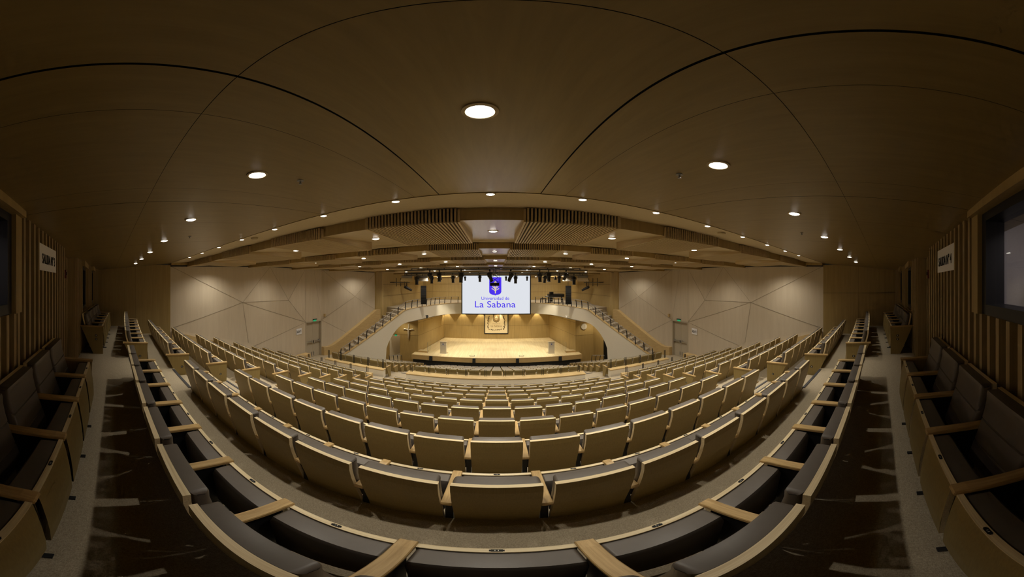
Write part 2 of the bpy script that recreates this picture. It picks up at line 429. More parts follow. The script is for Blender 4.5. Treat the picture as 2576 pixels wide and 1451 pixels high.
# ------------------------------------------------------------------ side walls
def seg_wall(mb, p, q, z0, z1, m, z1b=None):
    z1b = z1 if z1b is None else z1b
    mb.quad((p[0], p[1], z0), (q[0], q[1], z0), (q[0], q[1], z1b), (p[0], p[1], z1), m)
WL = dict(a=(9.72, -.6), b=(9.6, 2.55), g=(11.03, 11.42), h=(10.95, 12.87), j=(8.98, 16.97), k=(8.70, 17.5))
def zbeige(y):
    pts = [(2.5, .70), (8.1, .90), (12, .98), (17.2, .88)]
    for (a, za), (b, zb) in zip(pts, pts[1:]):
        if y <= b: return za + (zb - za) * (y - a) / (b - a)
    return .88
def strip_line(mb, a, b, n, w, m, off=.004):
    a = Vector(a); b = Vector(b); d = (b - a).normalized(); t = d.cross(n).normalized() * w / 2; o = n * off
    mb.quad(a - t + o, b - t + o, b + t + o, a + t + o, m)
def side_wall(s):
    name = 'wall_left' if s < 0 else 'wall_right'
    P = {k: (s * v[0], v[1]) for k, v in WL.items()}
    w = MB()
    # timber section at the rear
    seg_wall(w, P['a'], P['b'], -2.6, .75, 'wall_oak')
    n1 = Vector((-s, 0, 0))
    for y in (1.15,):
        strip_line(w, (s * 9.66, y, -2.4), (s * 9.66, y, .75), n1, .006, 'groove', .012)
    if s > 0: strip_line(w, (s * 9.72, -.5, -.34), (s * 9.60, 2.55, -.36), n1, .012, 'groove', .012)
    struct(w.build(name), 'dark oak side wall at the rear')
    # beige faceted wall: survey points on the two wall planes
    def pt(px, py, pl, off=0):
        x = px if s < 0 else 2 * 1249.6 - px
        p, q = (P['b'], P['g']) if pl == 1 else (P['g'], P['h']) if pl == 3 else (P['h'], P['j'])
        return on_wall(x, py, p, q, off)
    def zo(px, py): return (420 + px / 4.441, 650 + py / 4.441)
    def zp(px, py, pl, off=0): return pt(*zo(px, py), pl, off)
    A = Vector((P['b'][0], P['b'][1], zbeige(2.55))); B0 = Vector((P['b'][0], P['b'][1], zp(62, 780, 1).z)); B1 = Vector((P['b'][0], P['b'][1], -3.0))
    C = zp(845, 490, 1, .10); D = zp(1150, 95, 1); E = zp(1358, 465, 1, .12); G = Vector((P['g'][0], P['g'][1], -2.46)); Gb = Vector((P['g'][0], P['g'][1], -5.0))
    F1 = Vector((P['g'][0], P['g'][1], .98)); F2 = Vector((P['h'][0], P['h'][1], .99)); H = Vector((P['h'][0], P['h'][1], -2.46)); Hb = Vector((P['h'][0], P['h'][1], -5.0))
    I = zp(2100, 425, 2, .10); J = Vector((P['j'][0], P['j'][1], .88)); K = zp(2338, 575, 2); Jb = Vector((P['j'][0], P['j'][1], -5.0)); L = zp(2000, 825, 2)
    Mx = zp(910, 940, 1); Mb = Vector((Mx.x, Mx.y, -5.0)); N = zp(975, 975, 1); Nb = Vector((N.x, N.y, -5.0)); Lb = Vector((L.x, L.y, -5))
    Fm = (F1 + F2) / 2
    tris = [(A, C, D), (A, B0, C), (B0, Mx, C), (C, D, E), (D, F1, E), (C, E, G), (E, F1, G), (C, G, N), (C, N, Mx), (G, Gb, N), (N, Gb, Nb), (Mx, N, Nb), (Mx, Nb, Mb), (B0, B1, Mb), (B0, Mb, Mx),
            (F1, Fm, G), (G, Fm, H), (Fm, F2, H), (F2, J, I), (F2, I, H), (I, J, K), (I, K, L), (H, I, L), (H, L, Lb), (H, Lb, Hb), (K, Jb, Lb), (K, Lb, L)]
    b = MB()
    for t in tris: b.add(t, [(0, 1, 2)], 'beige')
    ins1 = Vector((P['g'][1] - P['b'][1], -(P['g'][0] - P['b'][0]), 0)).normalized(); ins1 = ins1 if ins1.x * s < 0 else -ins1
    ins2 = Vector((P['j'][1] - P['h'][1], -(P['j'][0] - P['h'][0]), 0)).normalized(); ins2 = ins2 if ins2.x * s < 0 else -ins2
    for a, c in ((A, C), (C, D), (D, E), (C, E), (E, G), (C, G), (B0, C), (C, Mx), (G, N), (E, F1)): strip_line(b, a, c, ins1, .014, 'facet_line', .012)
    for a, c in ((F1, G), (Fm, H)): strip_line(b, a, c, n1, .011, 'facet_line', .012)
    for a, c in ((F2, I), (I, K), (H, I), (H, L), (I, J)): strip_line(b, a, c, ins2, .012, 'facet_line', .012)
    struct(b.build(name), 'beige faceted side wall')
    # timber beam over the beige wall, wainscot along the steps, pillar
    t = MB()
    pts = [P['b'], (s * 10.5, 8.1), P['g'], P['h'], P['j'], P['k']]
    for p, q in zip(pts, pts[1:]):
        za, zb = zbeige(p[1]), zbeige(q[1])
        t.hexa([(p[0] - s * .16, p[1], za + .03), (q[0] - s * .16, q[1], zb + .03), (q[0] + s * .3, q[1], zb + .03), (p[0] + s * .3, p[1], za + .03),
                (p[0] - s * .16, p[1], za + 1.1), (q[0] - s * .16, q[1], zb + 1.1), (q[0] + s * .3, q[1], zb + 1.1), (p[0] + s * .3, p[1], za + 1.1)], 'wall_oak')
        t.hexa([(p[0] - s * .03, p[1], za - .014), (q[0] - s * .03, q[1], zb - .014), (q[0] + s * .3, q[1], zb - .014), (p[0] + s * .3, p[1], za - .014),
                (p[0] - s * .03, p[1], za + .03), (q[0] - s * .03, q[1], zb + .03), (q[0] + s * .3, q[1], zb + .03), (p[0] + s * .3, p[1], za + .03)], 'dark')  # dark strip painted in for the shadow gap under the beam
    struct(t.build('trim_1' if s < 0 else 'trim_2'), 'oak beam above the beige wall')
    t = MB()
    for i in range(9):
        y0 = 2.6 + 8.6 * i / 9; y1 = 2.6 + 8.6 * (i + 1) / 9
        za, zb = -1.93 - .325 * (y0 - 2.7), -1.93 - .325 * (y1 - 2.7)
        xa, xb = s * wall_x(y0), s * wall_x(y1)
        t.hexa([(xa - s * .1, y0, za - 1.4), (xb - s * .1, y1, zb - 1.4), (xb, y1, zb - 1.4), (xa, y0, za - 1.4), (xa - s * .1, y0, za), (xb - s * .1, y1, zb), (xb, y1, zb), (xa, y0, za)], 'trim')
    struct(t.build('baseboard_left' if s < 0 else 'baseboard_right'), 'sloping oak wainscot along the side seats')
    t = MB(); j, k = P['j'], P['k']
    t.hexa([(j[0] - s * .05, j[1] - .05, -5), (k[0], k[1], -5), (k[0] + s * 1.2, k[1] + .6, -5), (j[0] + s * .3, j[1] - .2, -5), (j[0] - s * .05, j[1] - .05, 2), (k[0], k[1], 2), (k[0] + s * 1.2, k[1] + .6, 2), (j[0] + s * .3, j[1] - .2, 2)], 'wall_oak')
    struct(t.build('trim_3' if s < 0 else 'trim_4'), 'oak pillar at the end of the beige wall')
    # double door in its shallow reveal
    g, h = Vector((*P['g'], 0)), Vector((*P['h'], 0)); d = (h - g).normalized(); inn = Vector((-s, 0, 0)); L_ = (h - g).length
    D_ = thing('door_1' if s < 0 else 'door_2', f'closed beige double door with steel push bars, {"left" if s < 0 else "right"} side wall', 'door', (0, 0, 0))
    D_['kind'] = 'structure'
    def lbox(mb, u0, u1, v0, v1, z0, z1, m):
        c = [(u0, v0), (u1, v0), (u1, v1), (u0, v1)]; q = [g + d * u + inn * v for u, v in c]
        mb.hexa([(p.x, p.y, z0) for p in q] + [(p.x, p.y, z1) for p in q], m)
    fr = MB()
    lbox(fr, -.03, .06, -.2, .02, -4.95, -2.45, 'door'); lbox(fr, L_ - .06, L_ + .03, -.2, .02, -4.95, -2.45, 'door'); lbox(fr, .06, L_ - .06, -.2, .02, -2.53, -2.45, 'door')
    fr.build('door_frame', D_)
    for q in (0, 1):
        a = .06 + (L_ - .12) * q / 2 + .004; c = .06 + (L_ - .12) * (q + 1) / 2 - .004
        lf = MB(); lbox(lf, a, c, -.16, -.11, -4.94, -2.54, 'door'); leaf = lf.build('door_leaf', D_)
        pb = MB(); lbox(pb, a + .04, c - .04, -.10, -.03, -3.93, -3.84, 'steel'); lbox(pb, a + .04, a + .12, -.11, -.02, -3.97, -3.8, 'steel'); lbox(pb, c - .12, c - .04, -.11, -.02, -3.97, -3.8, 'steel')
        pb.build('push_bar', leaf)
        hb = MB(); e = c - .10 if q == 0 else a + .10; lbox(hb, e - .015, e + .015, -.11, -.06, -4.85, -4.6, 'steel'); hb.build('floor_bolt', leaf)
    # green exit sign over the door
    t = thing('exit_sign', f'small green lit exit sign over the {"left" if s<0 else "right"} side door', 'exit sign')
    e = MB(); lbox(e, .63, .95, -.02, .10, -2.37, -2.32, 'black'); e.build('housing', t)
    e = MB(); lbox(e, .66, .92, .03, .05, -2.48, -2.38, 'exit'); e.build('lit_panel', t)
    # small wall sensor box
    o = MB(); hw = P['h']; o.box(s * 10.80 - .06, s * 10.80 + .06, 13.0, 13.1, -2.25, -2.05, 'trim')
    tag(o.build('wall_speaker'), f'tiny tan wall box above the {"left" if s<0 else "right"} door corner', 'wall box')
    # paper exit notice
    c = zp(1477, 815, 1, .03); r_ = (Vector((*P['g'], 0)) - Vector((*P['b'], 0))).normalized() * (1 if s < 0 else -1)
    t = thing('exit_notice', f'white paper sign reading SALIDA N° {1 if s<0 else 2} beside the {"left" if s<0 else "right"} door', 'sign', (0, 0, 0))
    pm = MB(); pm.box(-.27, .27, -.19, .19, -.003, 0, 'paper'); po = pm.build('paper_sheet', t); frame_mat(po, c, r_, (0, 0, 1))
    tm = text_mesh(f'SALIDA N° {1 if s<0 else 2}', .44, 'ink', 'lettering', .17); tm.parent = t; frame_mat(tm, c + ins1 * .004, r_, (0, 0, 1))
for s in (-1, 1): side_wall(s)

# ------------------------------------------------------------------ back wall with slats, booth window, recessed doors
def back_wall():
    w = MB()
    N = 66
    def panel(xa, xb, z0, z1, m='slat_gap_shade', off=-.05):
        k = max(1, int((xb - xa) / .4))
        for i in range(k):
            a = xa + (xb - xa) * i / k; b = xa + (xb - xa) * (i + 1) / k
            w.quad((b, back_y(b) + off, z0), (a, back_y(a) + off, z0), (a, back_y(a) + off, z1), (b, back_y(b) + off, z1), m)
    zt = 1.0
    panel(-9.75, -8.65, -1.7, zt); panel(8.65, 9.75, -1.7, zt)
    for s in (-1, 1):
        def P(a, b, *k): panel(*sorted((s * a, s * b)), *k)
        P(1.85, 4.0, -1.7, zt); P(5.25, 6.0, -1.7, zt); P(7.0, 7.75, -1.7, zt)
        P(6.0, 7.0, -1.7, -.62); P(7.75, 8.65, -1.7, -.62); P(6.0, 7.0, .42, zt); P(7.75, 8.65, .42, zt)
    panel(-1.85, 1.85, -1.7, -.22); panel(-1.85, 1.85, .56, zt)
    struct(w.build('wall_back'), 'oak back wall')
    # vertical slats
    sl = MB()
    def slat(x, z0, z1, d=.06, wd=.05):
        y = back_y(x); a = math.atan(.01 * x); c, sn = math.cos(a), math.sin(a)
        q = [(-wd / 2, -.05), (wd / 2, -.05), (wd / 2, d), (-wd / 2, d)]
        p = [(x + u * c - v * sn, y + u * sn + v * c) for u, v in q]
        sl.hexa([(*e, z0) for e in p] + [(*e, z1) for e in p], 'slat_back')
    for s in (-1, 1):
        x = 1.98
        while x < 4.0: slat(s * x, -1.65, zc(s * x, -.8) + .03); x += .15
        x = 5.3
        while x < 9.6:
            top = zc(s * x, -.6) + .03
            if 5.95 < x < 7.05 or 7.7 < x < 8.7: top = -.66
            slat(s * x, -1.65, top); x += .15
    x = -1.9
    while x < 1.95: slat(x, -1.65, -.24); x += .15
    struct(sl.build('trim_5'), 'vertical oak slats on the back wall')
    # booth window
    W = thing('window_1', 'wide dark-framed projection booth window in the back wall', 'window'); W['kind'] = 'structure'
    f = MB(); y = -.80
    f.box(-1.86, 1.86, y - .10, y + .06, -.24, -.16, 'black'); f.box(-1.86, 1.86, y - .10, y + .06, .50, .58, 'black')
    for x in (-1.86, -.62, .55, 1.78): f.box(x, x + .08, y - .10, y + .06, -.16, .50, 'black')
    f.build('window_frame', W)
    g = MB()
    g.quad((-1.8, y - .03, -.16), (1.8, y - .03, -.16), (1.8, y - .03, .50), (-1.8, y - .03, .50), 'wglass'); g.build('window_pane', W)
    h = MB(); h.box(-2.0, 2.0, y - .05, y + .14, .57, .66, 'wall_oak')
    for x in (-2.0, 1.86): h.box(x, x + .14, y - .05, y + .1, -.24, .58, 'wall_oak')
    struct(h.build('trim_6'), 'oak header and jambs around the booth window')
    bw = MB()
    bw.box(-2.6, 2.6, -2.35, -2.3, -1.2, 1.1, 'booth'); bw.box(-2.65, -2.6, -2.3, -.86, -1.2, 1.1, 'booth'); bw.box(2.6, 2.65, -2.3, -.86, -1.2, 1.1, 'booth'); bw.box(-2.6, 2.6, -2.3, -.86, -1.25, -1.2, 'booth'); bw.box(-2.6, 2.6, -2.3, -.86, 1.05, 1.1, 'booth')
    struct(bw.build('wall_booth'), 'grey wall of the projection booth')
    cb = MB(); cb.box(1.2, 2.5, -2.25, -1.6, -1.2, .02, 'black2'); cb.box(1.25, 2.45, -1.62, -1.59, -.9, -.02, 'black'); cb.box(1.7, 2.5, -2.2, -1.75, .02, .1, 'black2')
    tag(cb.build('equipment_cabinet'), 'dark equipment cabinet behind the booth window at right', 'cabinet')
    l = bpy.data.lights.new('booth_fill', 'AREA'); l.energy = 26; l.size = 1.2; l.color = (1, .89, .82)  # area light added to brighten the booth, no fixture in view
    lo = bpy.data.objects.new('booth_fill_light', l); COL.objects.link(lo); lo.location = (.6, -1.5, 1.03); tag(lo, 'unseen area light added to light the projection booth', 'lamp')
    n = 2
    for s in (-1, 1):
        side = 'left' if s < 0 else 'right'
        for xa, xb, w_ in ((6.0, 7.0, 'nearer'), (7.75, 8.65, 'farther')):
            W = thing(f'window_{n}', f'{w_} small dark window on the {side} part of the back wall', 'window'); W['kind'] = 'structure'; n += 1
            f = MB(); a, b = sorted((s * xa, s * xb)); y = back_y((a + b) / 2)
            f.box(a, b, y - .12, y + .02, -.62, -.56, 'black'); f.box(a, b, y - .12, y + .02, .36, .42, 'black'); f.box(a, a + .06, y - .12, y + .02, -.56, .36, 'black'); f.box(b - .06, b, y - .12, y + .02, -.56, .36, 'black')
            f.build('window_frame', W)
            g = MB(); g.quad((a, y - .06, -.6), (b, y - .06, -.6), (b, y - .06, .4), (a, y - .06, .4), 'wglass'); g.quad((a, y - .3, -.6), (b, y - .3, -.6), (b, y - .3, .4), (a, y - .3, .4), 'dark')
            g.build('window_pane', W)
            h = MB(); h.box(a - .12, b + .12, y - .05, y + .10, .42, .56, 'wall_oak'); h.box(a - .12, a, y - .05, y + .03, -.66, .42, 'wall_oak'); h.box(b, b + .12, y - .05, y + .03, -.66, .42, 'wall_oak')
            struct(h.build(f'trim_{n+6}'), 'oak surround of a small back window')
        # recessed slatted exit door
        a, b = sorted((s * 4.0, s * 5.25)); y0 = back_y(4.6) - .16
        D_ = thing('door_3' if s < 0 else 'door_4', f'recessed dark slatted exit door, {side} of the booth', 'door'); D_['kind'] = 'structure'
        r = MB(); r.quad((b, y0, -1.65), (a, y0, -1.65), (a, y0, .7), (b, y0, .7), 'dark')
        for x in (a, b): r.box(x - .03, x + .03, y0, back_y(x) + .03, -1.65, .75, 'slat_back')
        r.box(a, b, y0, back_y(4.6), .62, .75, 'slat_back')
        r.build('door_frame', D_)
        r = MB(); x = a + .08
        while x < b - .05: r.box(x - .02, x + .02, y0, y0 + .05, -1.62, .6, 'slat_back'); x += .15
        r.build('door_leaf', D_)
        t = thing('fire_alarm', f'small red alarm box on the {side} recessed door slats', 'alarm', (s * 4.6, y0 + .1, .18))
        q = MB(); q.box(-.05, .05, -.04, .02, -.08, .08, 'red'); q.build('housing', t); q = MB(); q.box(-.03, .03, .02, .03, -.02, .04, 'plate'); q.build('strobe', t)
        # paper exit notice on the slats
        xs = s * 2.98; yy = back_y(xs) + .062; ang = math.atan(.01 * xs)
        t = thing('exit_notice', f'white paper sign reading SALIDA N° {3 if s<0 else 4} taped on {side} back wall slats', 'sign')
        rgt = Vector((-math.cos(ang), -math.sin(ang), 0))
        pm = MB(); pm.box(-.39, .39, -.15, .15, -.003, 0, 'paper'); po = pm.build('paper_sheet', t); frame_mat(po, (xs, yy, .30), rgt, (0, 0, 1))
        tm = text_mesh(f'SALIDA N° {3 if s<0 else 4}', .60, 'ink', 'lettering', .12); tm.parent = t; frame_mat(tm, (xs, yy + .005, .29), rgt, (0, 0, 1))
back_wall()

# ------------------------------------------------------------------ theatre seats
SH = [(.95, 0), (.88, .0025), (.78, .022), (.66, .055), (.54, .092), (.42, .128), (.30, .155), (.16, .172)]   # (z, y) of the shell's rear face
def yc(z):
    for (za, ya), (zb, yb) in zip(SH, SH[1:]):
        if z >= zb: return ya + (yb - ya) * (za - z) / (za - zb)
    return SH[-1][1]
def inset(poly, d):
    n = len(poly); out = []
    for i in range(n):
        p, c, q = Vector(poly[i - 1]), Vector(poly[i]), Vector(poly[(i + 1) % n])
        e1 = (c - p).normalized(); e2 = (q - c).normalized()
        nn = (Vector((-e1.y, e1.x)) + Vector((-e2.y, e2.x))); nn = nn.normalized() if nn.length > 1e-6 else Vector((-e1.y, e1.x))
        out.append(tuple(c + nn * d))
    return out
def pillow(mb, poly, x0, x1, r, m):   # poly (y,z) counter-clockwise
    rs = []
    prof = [(0, 1.0), (.12, .55), (.35, .22), (.68, .05), (1, 0)]
    for u, d in prof: pp = inset(poly, d * r); rs.append([(x0 + u * r, y, z) for y, z in pp])
    for u, d in reversed(prof): pp = inset(poly, d * r); rs.append([(x1 - u * r, y, z) for y, z in pp])
    mb.rings(rs, m)
def shell_part(mb, w, th=.032):
    zs = [a for a, _ in SH]
    rear = [(yc(z), z) for z in zs]; front = [(yc(z) + th, z) for z in zs]
    n = len(zs)
    for x0, x1 in ((-w, w),):
        for i in range(n - 1):
            (ya, za), (yb, zb) = rear[i], rear[i + 1]
            mb.quad((x0, yb, zb), (x1, yb, zb), (x1, ya, za), (x0, ya, za), 'seat_oak')
            mb.quad((x0, ya + th, za), (x1, ya + th, za), (x1, yb + th, zb), (x0, yb + th, zb), 'seat_oak')
            for x, f in ((x0, 1), (x1, -1)):
                q = [(x, ya, za), (x, yb, zb), (x, yb + th, zb), (x, ya + th, za)]
                mb.quad(*(q if f > 0 else q[::-1]), 'ply')
        mb.quad((x0, 0, .95), (x1, 0, .95), (x1, th, .95), (x0, th, .95), 'ply')
        z = zs[-1]; y = rear[-1][0]; mb.quad((x0, y + th, z), (x1, y + th, z), (x1, y, z), (x0, y, z), 'ply')
def seat_parts(pitch):
    w = pitch / 2 - .033
    P = {}
    b = MB(); shell_part(b, w); P['backrest'] = b.build('backrest', link=False)
    # upholstered pad with two seams
    zs_rear = [.40, .55, .70, .85, .935]
    rear = [(yc(z) + .0325, z) for z in zs_rear]
    fr = []
    for z in (.955, .952, .93, .88, .80, .752, .745, .738, .69, .63, .582, .575, .568, .52, .45, .41, .39):
        t = .085
        t = .086
        if z == .955: t = .062
        elif z == .952: t = .079
        elif z == .93: t = .086
        elif z in (.745, .575): t = .071
        elif z == .41: t = .072
        elif z == .39: t = .045
        fr.append((yc(min(z, .95)) + .0325 + t - .004, z))
    poly = fr[::-1] + [(rear[-1][0], .95)] + rear[::-1]     # front bottom -> top, then rear top -> bottom
    p = MB(); pillow(p, poly, -w + .004, w - .004, .028, 'leather'); P['cushion'] = p.build('back_cushion', link=False, smooth=True)
    # folded seat pan: wood underside in front, cushion behind it
    pw = pitch / 2 - .034
    s = MB()
    fy = [(.64, .470), (.55, .487), (.42, .505), (.30, .516), (.18, .520)]
    for (za, ya), (zb, yb) in zip(fy, fy[1:]):
        s.hexa([(-pw, yb - .026, zb), (pw, yb - .026, zb), (pw, yb, zb), (-pw, yb, zb), (-pw, ya - .026, za), (pw, ya - .026, za), (pw, ya, za), (-pw, ya, za)], 'seat_oak')
    s.box(-pw, pw, .444, .4705, .6401, .648, 'ply')
    for x in (-pw - .001, pw): s.add([(x, .444, .64), (x, .470, .64), (x, .487, .55), (x, .505, .42), (x, .520, .18), (x, .494, .18), (x, .479, .42)], [tuple(range(7)) if x > 0 else tuple(range(6, -1, -1))], 'ply')
    P['pan'] = s.build('seat_pan', link=False)
    c = MB(); poly = [(.492, .20), (.478, .42), (.456, .60), (.443, .637), (.40, .642), (.345, .638), (.325, .60), (.345, .42), (.36, .27), (.39, .20)]
    pillow(c, poly, -pw + .003, pw - .003, .02, 'leather'); P['seat_cushion'] = c.build('seat_cushion', link=False, smooth=True)
    tg = MB(); n = 12
    def oval(rx, ry, z, m, dx=0): tg.add([(dx + rx * math.cos(2 * PI * i / n), .457 + ry * math.sin(2 * PI * i / n), z) for i in range(n)], [tuple(range(n))], m)
    tg.box(-.018, .018, .449, .465, .648, .6495, 'plate'); tg.box(-.023, -.018, .452, .462, .648, .6495, 'plate'); tg.box(.018, .023, .452, .462, .648, .6495, 'plate')
    tg.box(-.007, -.004, .454, .460, .6495, .6498, 'mark'); tg.box(.003, .006, .454, .460, .6495, .6498, 'mark')
    P['tag'] = tg.build('number_plate', link=False)
    # armrest on the seat's left side, and the dark post under it
    a = MB(); pr = [(.055, .640), (.28, .642), (.43, .640), (.477, .632), (.482, .648), (.474, .664), (.42, .671), (.25, .673), (.06, .671), (.052, .66)]
    rs = []
    for x, d in ((-.034, .006), (-.030, 0), (.030, 0), (.034, .006)): rs.append([(x, y, z) for y, z in inset(pr, d)])
    a.rings(rs, 'arm'); P['armrest'] = a.build('armrest', link=False)
    k = MB(); k.box(-.017, .017, .17, .41, .05, .641, 'black'); k.box(-.024, .024, .15, .19, 0, .641, 'black'); k.box(-.028, .028, .16, .48, 0, .03, 'black'); k.box(-.016, .016, .48, .535, 0, .016, 'black')
    P['post'] = k.build('stanchion', link=False)
    e = MB(); th = .022
    pts = [(.27, 0), (.485, 0), (.495, .655), (-.03, .672), (.01, .60), (.12, .34)]
    e.prism(pts, lambda u, v, t: (t, u, v), -th, th, 'seat_oak'); 
    e.prism([(-.045, .662), (.50, .645), (.505, .668), (-.04, .688)], lambda u, v, t: (t, u, v), -.034, .034, 'arm')
    P['end'] = e.build('end_panel', link=False)
    n = 16
    for sx, key in ((-1, 'letter_l'), (1, 'letter_r')):
        q = MB()
        q.tube([(sx * th, .33, .36), (sx * (th + .003), .33, .36)], .028, 'plate', n)
        x = sx * (th + .0035); q.box(min(x, x + sx * .001), max(x, x + sx * .001), .322, .338, .345, .375, 'mark')
        P[key] = q.build('row_letter_plate', link=False)
    return P
SP = seat_parts(.55); SPB = seat_parts(.575)
def put_seat(x, n, label, group, first, last, endl, endr, parts, pitch, tagged=True):
    c = row_c(n); y = row_y(n, x); rz = math.atan(2 * c * x)
    t = thing('theatre_seat', label, 'theatre seat', (x, y, row_z(n)), rz, group)
    copy_obj(parts['cushion'], copy_obj(parts['backrest'], t))
    pn = copy_obj(parts['pan'], t); copy_obj(parts['seat_cushion'], pn)
    if tagged: copy_obj(parts['tag'], pn)
    def side(dx, end):
        if end:
            e = copy_obj(parts['end'], t); e.location.x = dx
            key = 'letter_l' if dx < 0 else 'letter_r'
            l = copy_obj(parts[key], e)
            if n == 1:
                l2 = copy_obj(parts[key], e); l2.location.z = .09
        else:
            a = copy_obj(parts['armrest'], t); a.location.x = dx
            k = copy_obj(parts['post'], t); k.location.x = dx
    side(-pitch / 2, first and endl)
    if last: side(pitch / 2, endr)
def rowname(n): return 'back row' if n == 1 else f'{ORD[n]} row from back'
def seats():
    for n in range(2, 11):
        m = 15
        for i in range(m):
            x = (i - 7) * .55
            d = i - 7
            wd = 'on the centre line' if d == 0 else f'{ORD[abs(d)]} {"left" if d<0 else "right"} of centre'
            put_seat(x, n, f'folded wooden theatre seat {wd}, centre block, {rowname(n)}', f'centre block seats, {rowname(n)}', i == 0, i == m - 1, False, False, SP, .55, n <= 5)
        for s in (-1, 1):
            k = 7 if n in (2, 3) else 8 if n < 8 else 9
            side = 'left' if s < 0 else 'right'
            for i in range(k):
                x = s * (5.42 + .275 + i * .55)
                if abs(x) + .28 > wall_x(row_y(n, x)) + .06: continue
                put_seat(x, n, f'folded wooden theatre seat, {ORD[i+1]} from the aisle, {side} side block, {rowname(n)}', f'{side} side block seats, {rowname(n)}',
                         (i == 0) if s > 0 else True, i == 0 if s < 0 else (i == k - 1), s > 0, s < 0, SP, .55, n <= 4)
    # the back row against the slatted wall
    for i in range(-5, 6):
        if i == 0: continue
        side = 'left' if i < 0 else 'right'
        put_seat(.03 + .575 * i, 1, f'dark upholstered theatre seat, {ORD[abs(i)]} {side} of the booth window centre, back row', 'back row seats by the booth window', i == -5, i in (5, -1), True, i == 5, SPB, .575)
    for s in (-1, 1):
        side = 'left' if s < 0 else 'right'
        for i in range(5):
            x = s * (5.75 + .29 + i * .575)
            put_seat(x, 1, f'dark upholstered theatre seat, {ORD[i+1]} from the recessed {side} exit, back row', f'back row seats beyond the {side} exit', i == 0 if s > 0 else i == 4, i == 0 if s < 0 else i == 4, True, True, SPB, .575, False)
seats()
def join_far():
    """seats of row eleven and of the lower block in front of the stage"""
    mb = MB()
    src = [SP[k].data for k in ('backrest', 'cushion', 'pan', 'seat_cushion', 'armrest', 'post', 'end')]
    names = {m: k for k, m in M.items()}
    # lighter copies of each part
    def put(me, T, dx=0):
        o = len(mb.v)
        mats = [mb.mi(names[m]) for m in me.materials]
        for v in me.vertices: mb.v.append(tuple(T @ (v.co + Vector((dx, 0, 0)))))
        for p in me.polygons: mb.f.append(tuple(o + i for i in p.vertices)); mb.m.append(mats[p.material_index])
    def one(x, n, el, er, last):
        T = Matrix.Translation((x, row_y(n, x), row_z(n))) @ Matrix.Rotation(math.atan(2 * row_c(n) * x), 4, 'Z')
        for k in range(4): put(src[k], T)
        if el: put(src[6], T, -.275)
        else: put(src[4], T, -.275); put(src[5], T, -.275)
        if last:
            if er: put(src[6], T, .275)
            else: put(src[4], T, .275); put(src[5], T, .275)
    for i in range(14): one((i - 6.5) * .59, 11, False, False, i == 13)
    for s in (-1, 1):
        for i in range(8): one(s * (5.695 + i * .535), 11, s > 0 and i == 0, s < 0, i == 0 if s < 0 else i == 7)
    for n in range(12, 20):
        for i in range(15): one((i - 7) * .55, n, False, False, i == 14)
        k = {12: 7, 13: 6, 14: 5, 15: 4, 16: 4, 17: 5, 18: 5, 19: 4}[n]
        for s in (-1, 1):
            for i in range(k): one(s * (5.72 + .275 + i * .55), n, s > 0 and i == 0, s < 0, i == 0 if s < 0 else i == k - 1)
    o = mb.build('distant_theatre_seats', smooth=False)
    tag(o, 'distant wooden theatre seats in rows around the white parapet, below the stage', 'theatre seats', kind='stuff')
join_far()

# ------------------------------------------------------------------ parapets at the cross aisle
def clamp_pairs(xs, y, z, parent, h=.34):
    for x in xs:
        c = MB(); 
        for d in (-.035, .035): c.box(x + d - .008, x + d + .008, y - .02, y + .02, z - .06, z + h, 'black')
        c.build('glass_clamp', parent)
def parapets():
    t = thing('parapet', 'long white centre parapet with oak top before the front seats', 'parapet')
    b = MB(); b.box(-4.15, 4.05, 10.9, 11.3, -5.3, -4.42, 'white'); b.build('parapet_body', t)
    b = MB(); b.box(-4.17, 4.07, 10.88, 11.34, -4.42, -4.38, 'trim'); b.build('oak_coping', t)
    g = MB(); g.box(-4.1, 4.0, 11.215, 11.225, -4.38, -4.05, 'glass'); g.build('glass_pane', t)
    clamp_pairs([-4 + i * .87 for i in range(10)], 11.22, -4.38, t)
    for s in (-1, 1):
        side = 'left' if s < 0 else 'right'
        t = thing('parapet', f'white {side} side parapet with oak top and glass rail below the stair', 'parapet')
        a, c = sorted((s * 5.62, s * 9.45))
        b = MB(); b.box(a, c, 11.42, 11.72, -5.06, -4.62, 'white'); b.box(a + .02, c - .02, 11.45, 11.7, -5.3, -5.06, 'black2'); b.build('parapet_body', t)
        b = MB(); b.box(a - .02, c + .02, 11.40, 11.74, -4.62, -4.58, 'trim'); b.build('oak_coping', t)
        g = MB(); g.box(a, c, 11.68, 11.69, -4.58, -4.10, 'glass'); g.build('glass_pane', t)
        clamp_pairs([s * (5.75 + i * .9) for i in range(5)], 11.685, -4.58, t, .5)
        t = thing('parapet', f'low oak {side} balustrade in front of the last side seats, by the cross aisle', 'parapet')
        b = MB(); a, c = sorted((s * 5.62, s * 10.3)); b.box(a, c, 10.16, 10.36, -4.95, -4.40, 'trim')
        a, c = sorted((s * 10.3, s * 10.7)); b.box(a, c, 10.16, 11.1, -4.95, -4.36, 'trim'); b.build('parapet_body', t)
        clamp_pairs([s * (5.9 + i * .95) for i in range(5)], 10.3, -4.40, t, .3)
parapets()

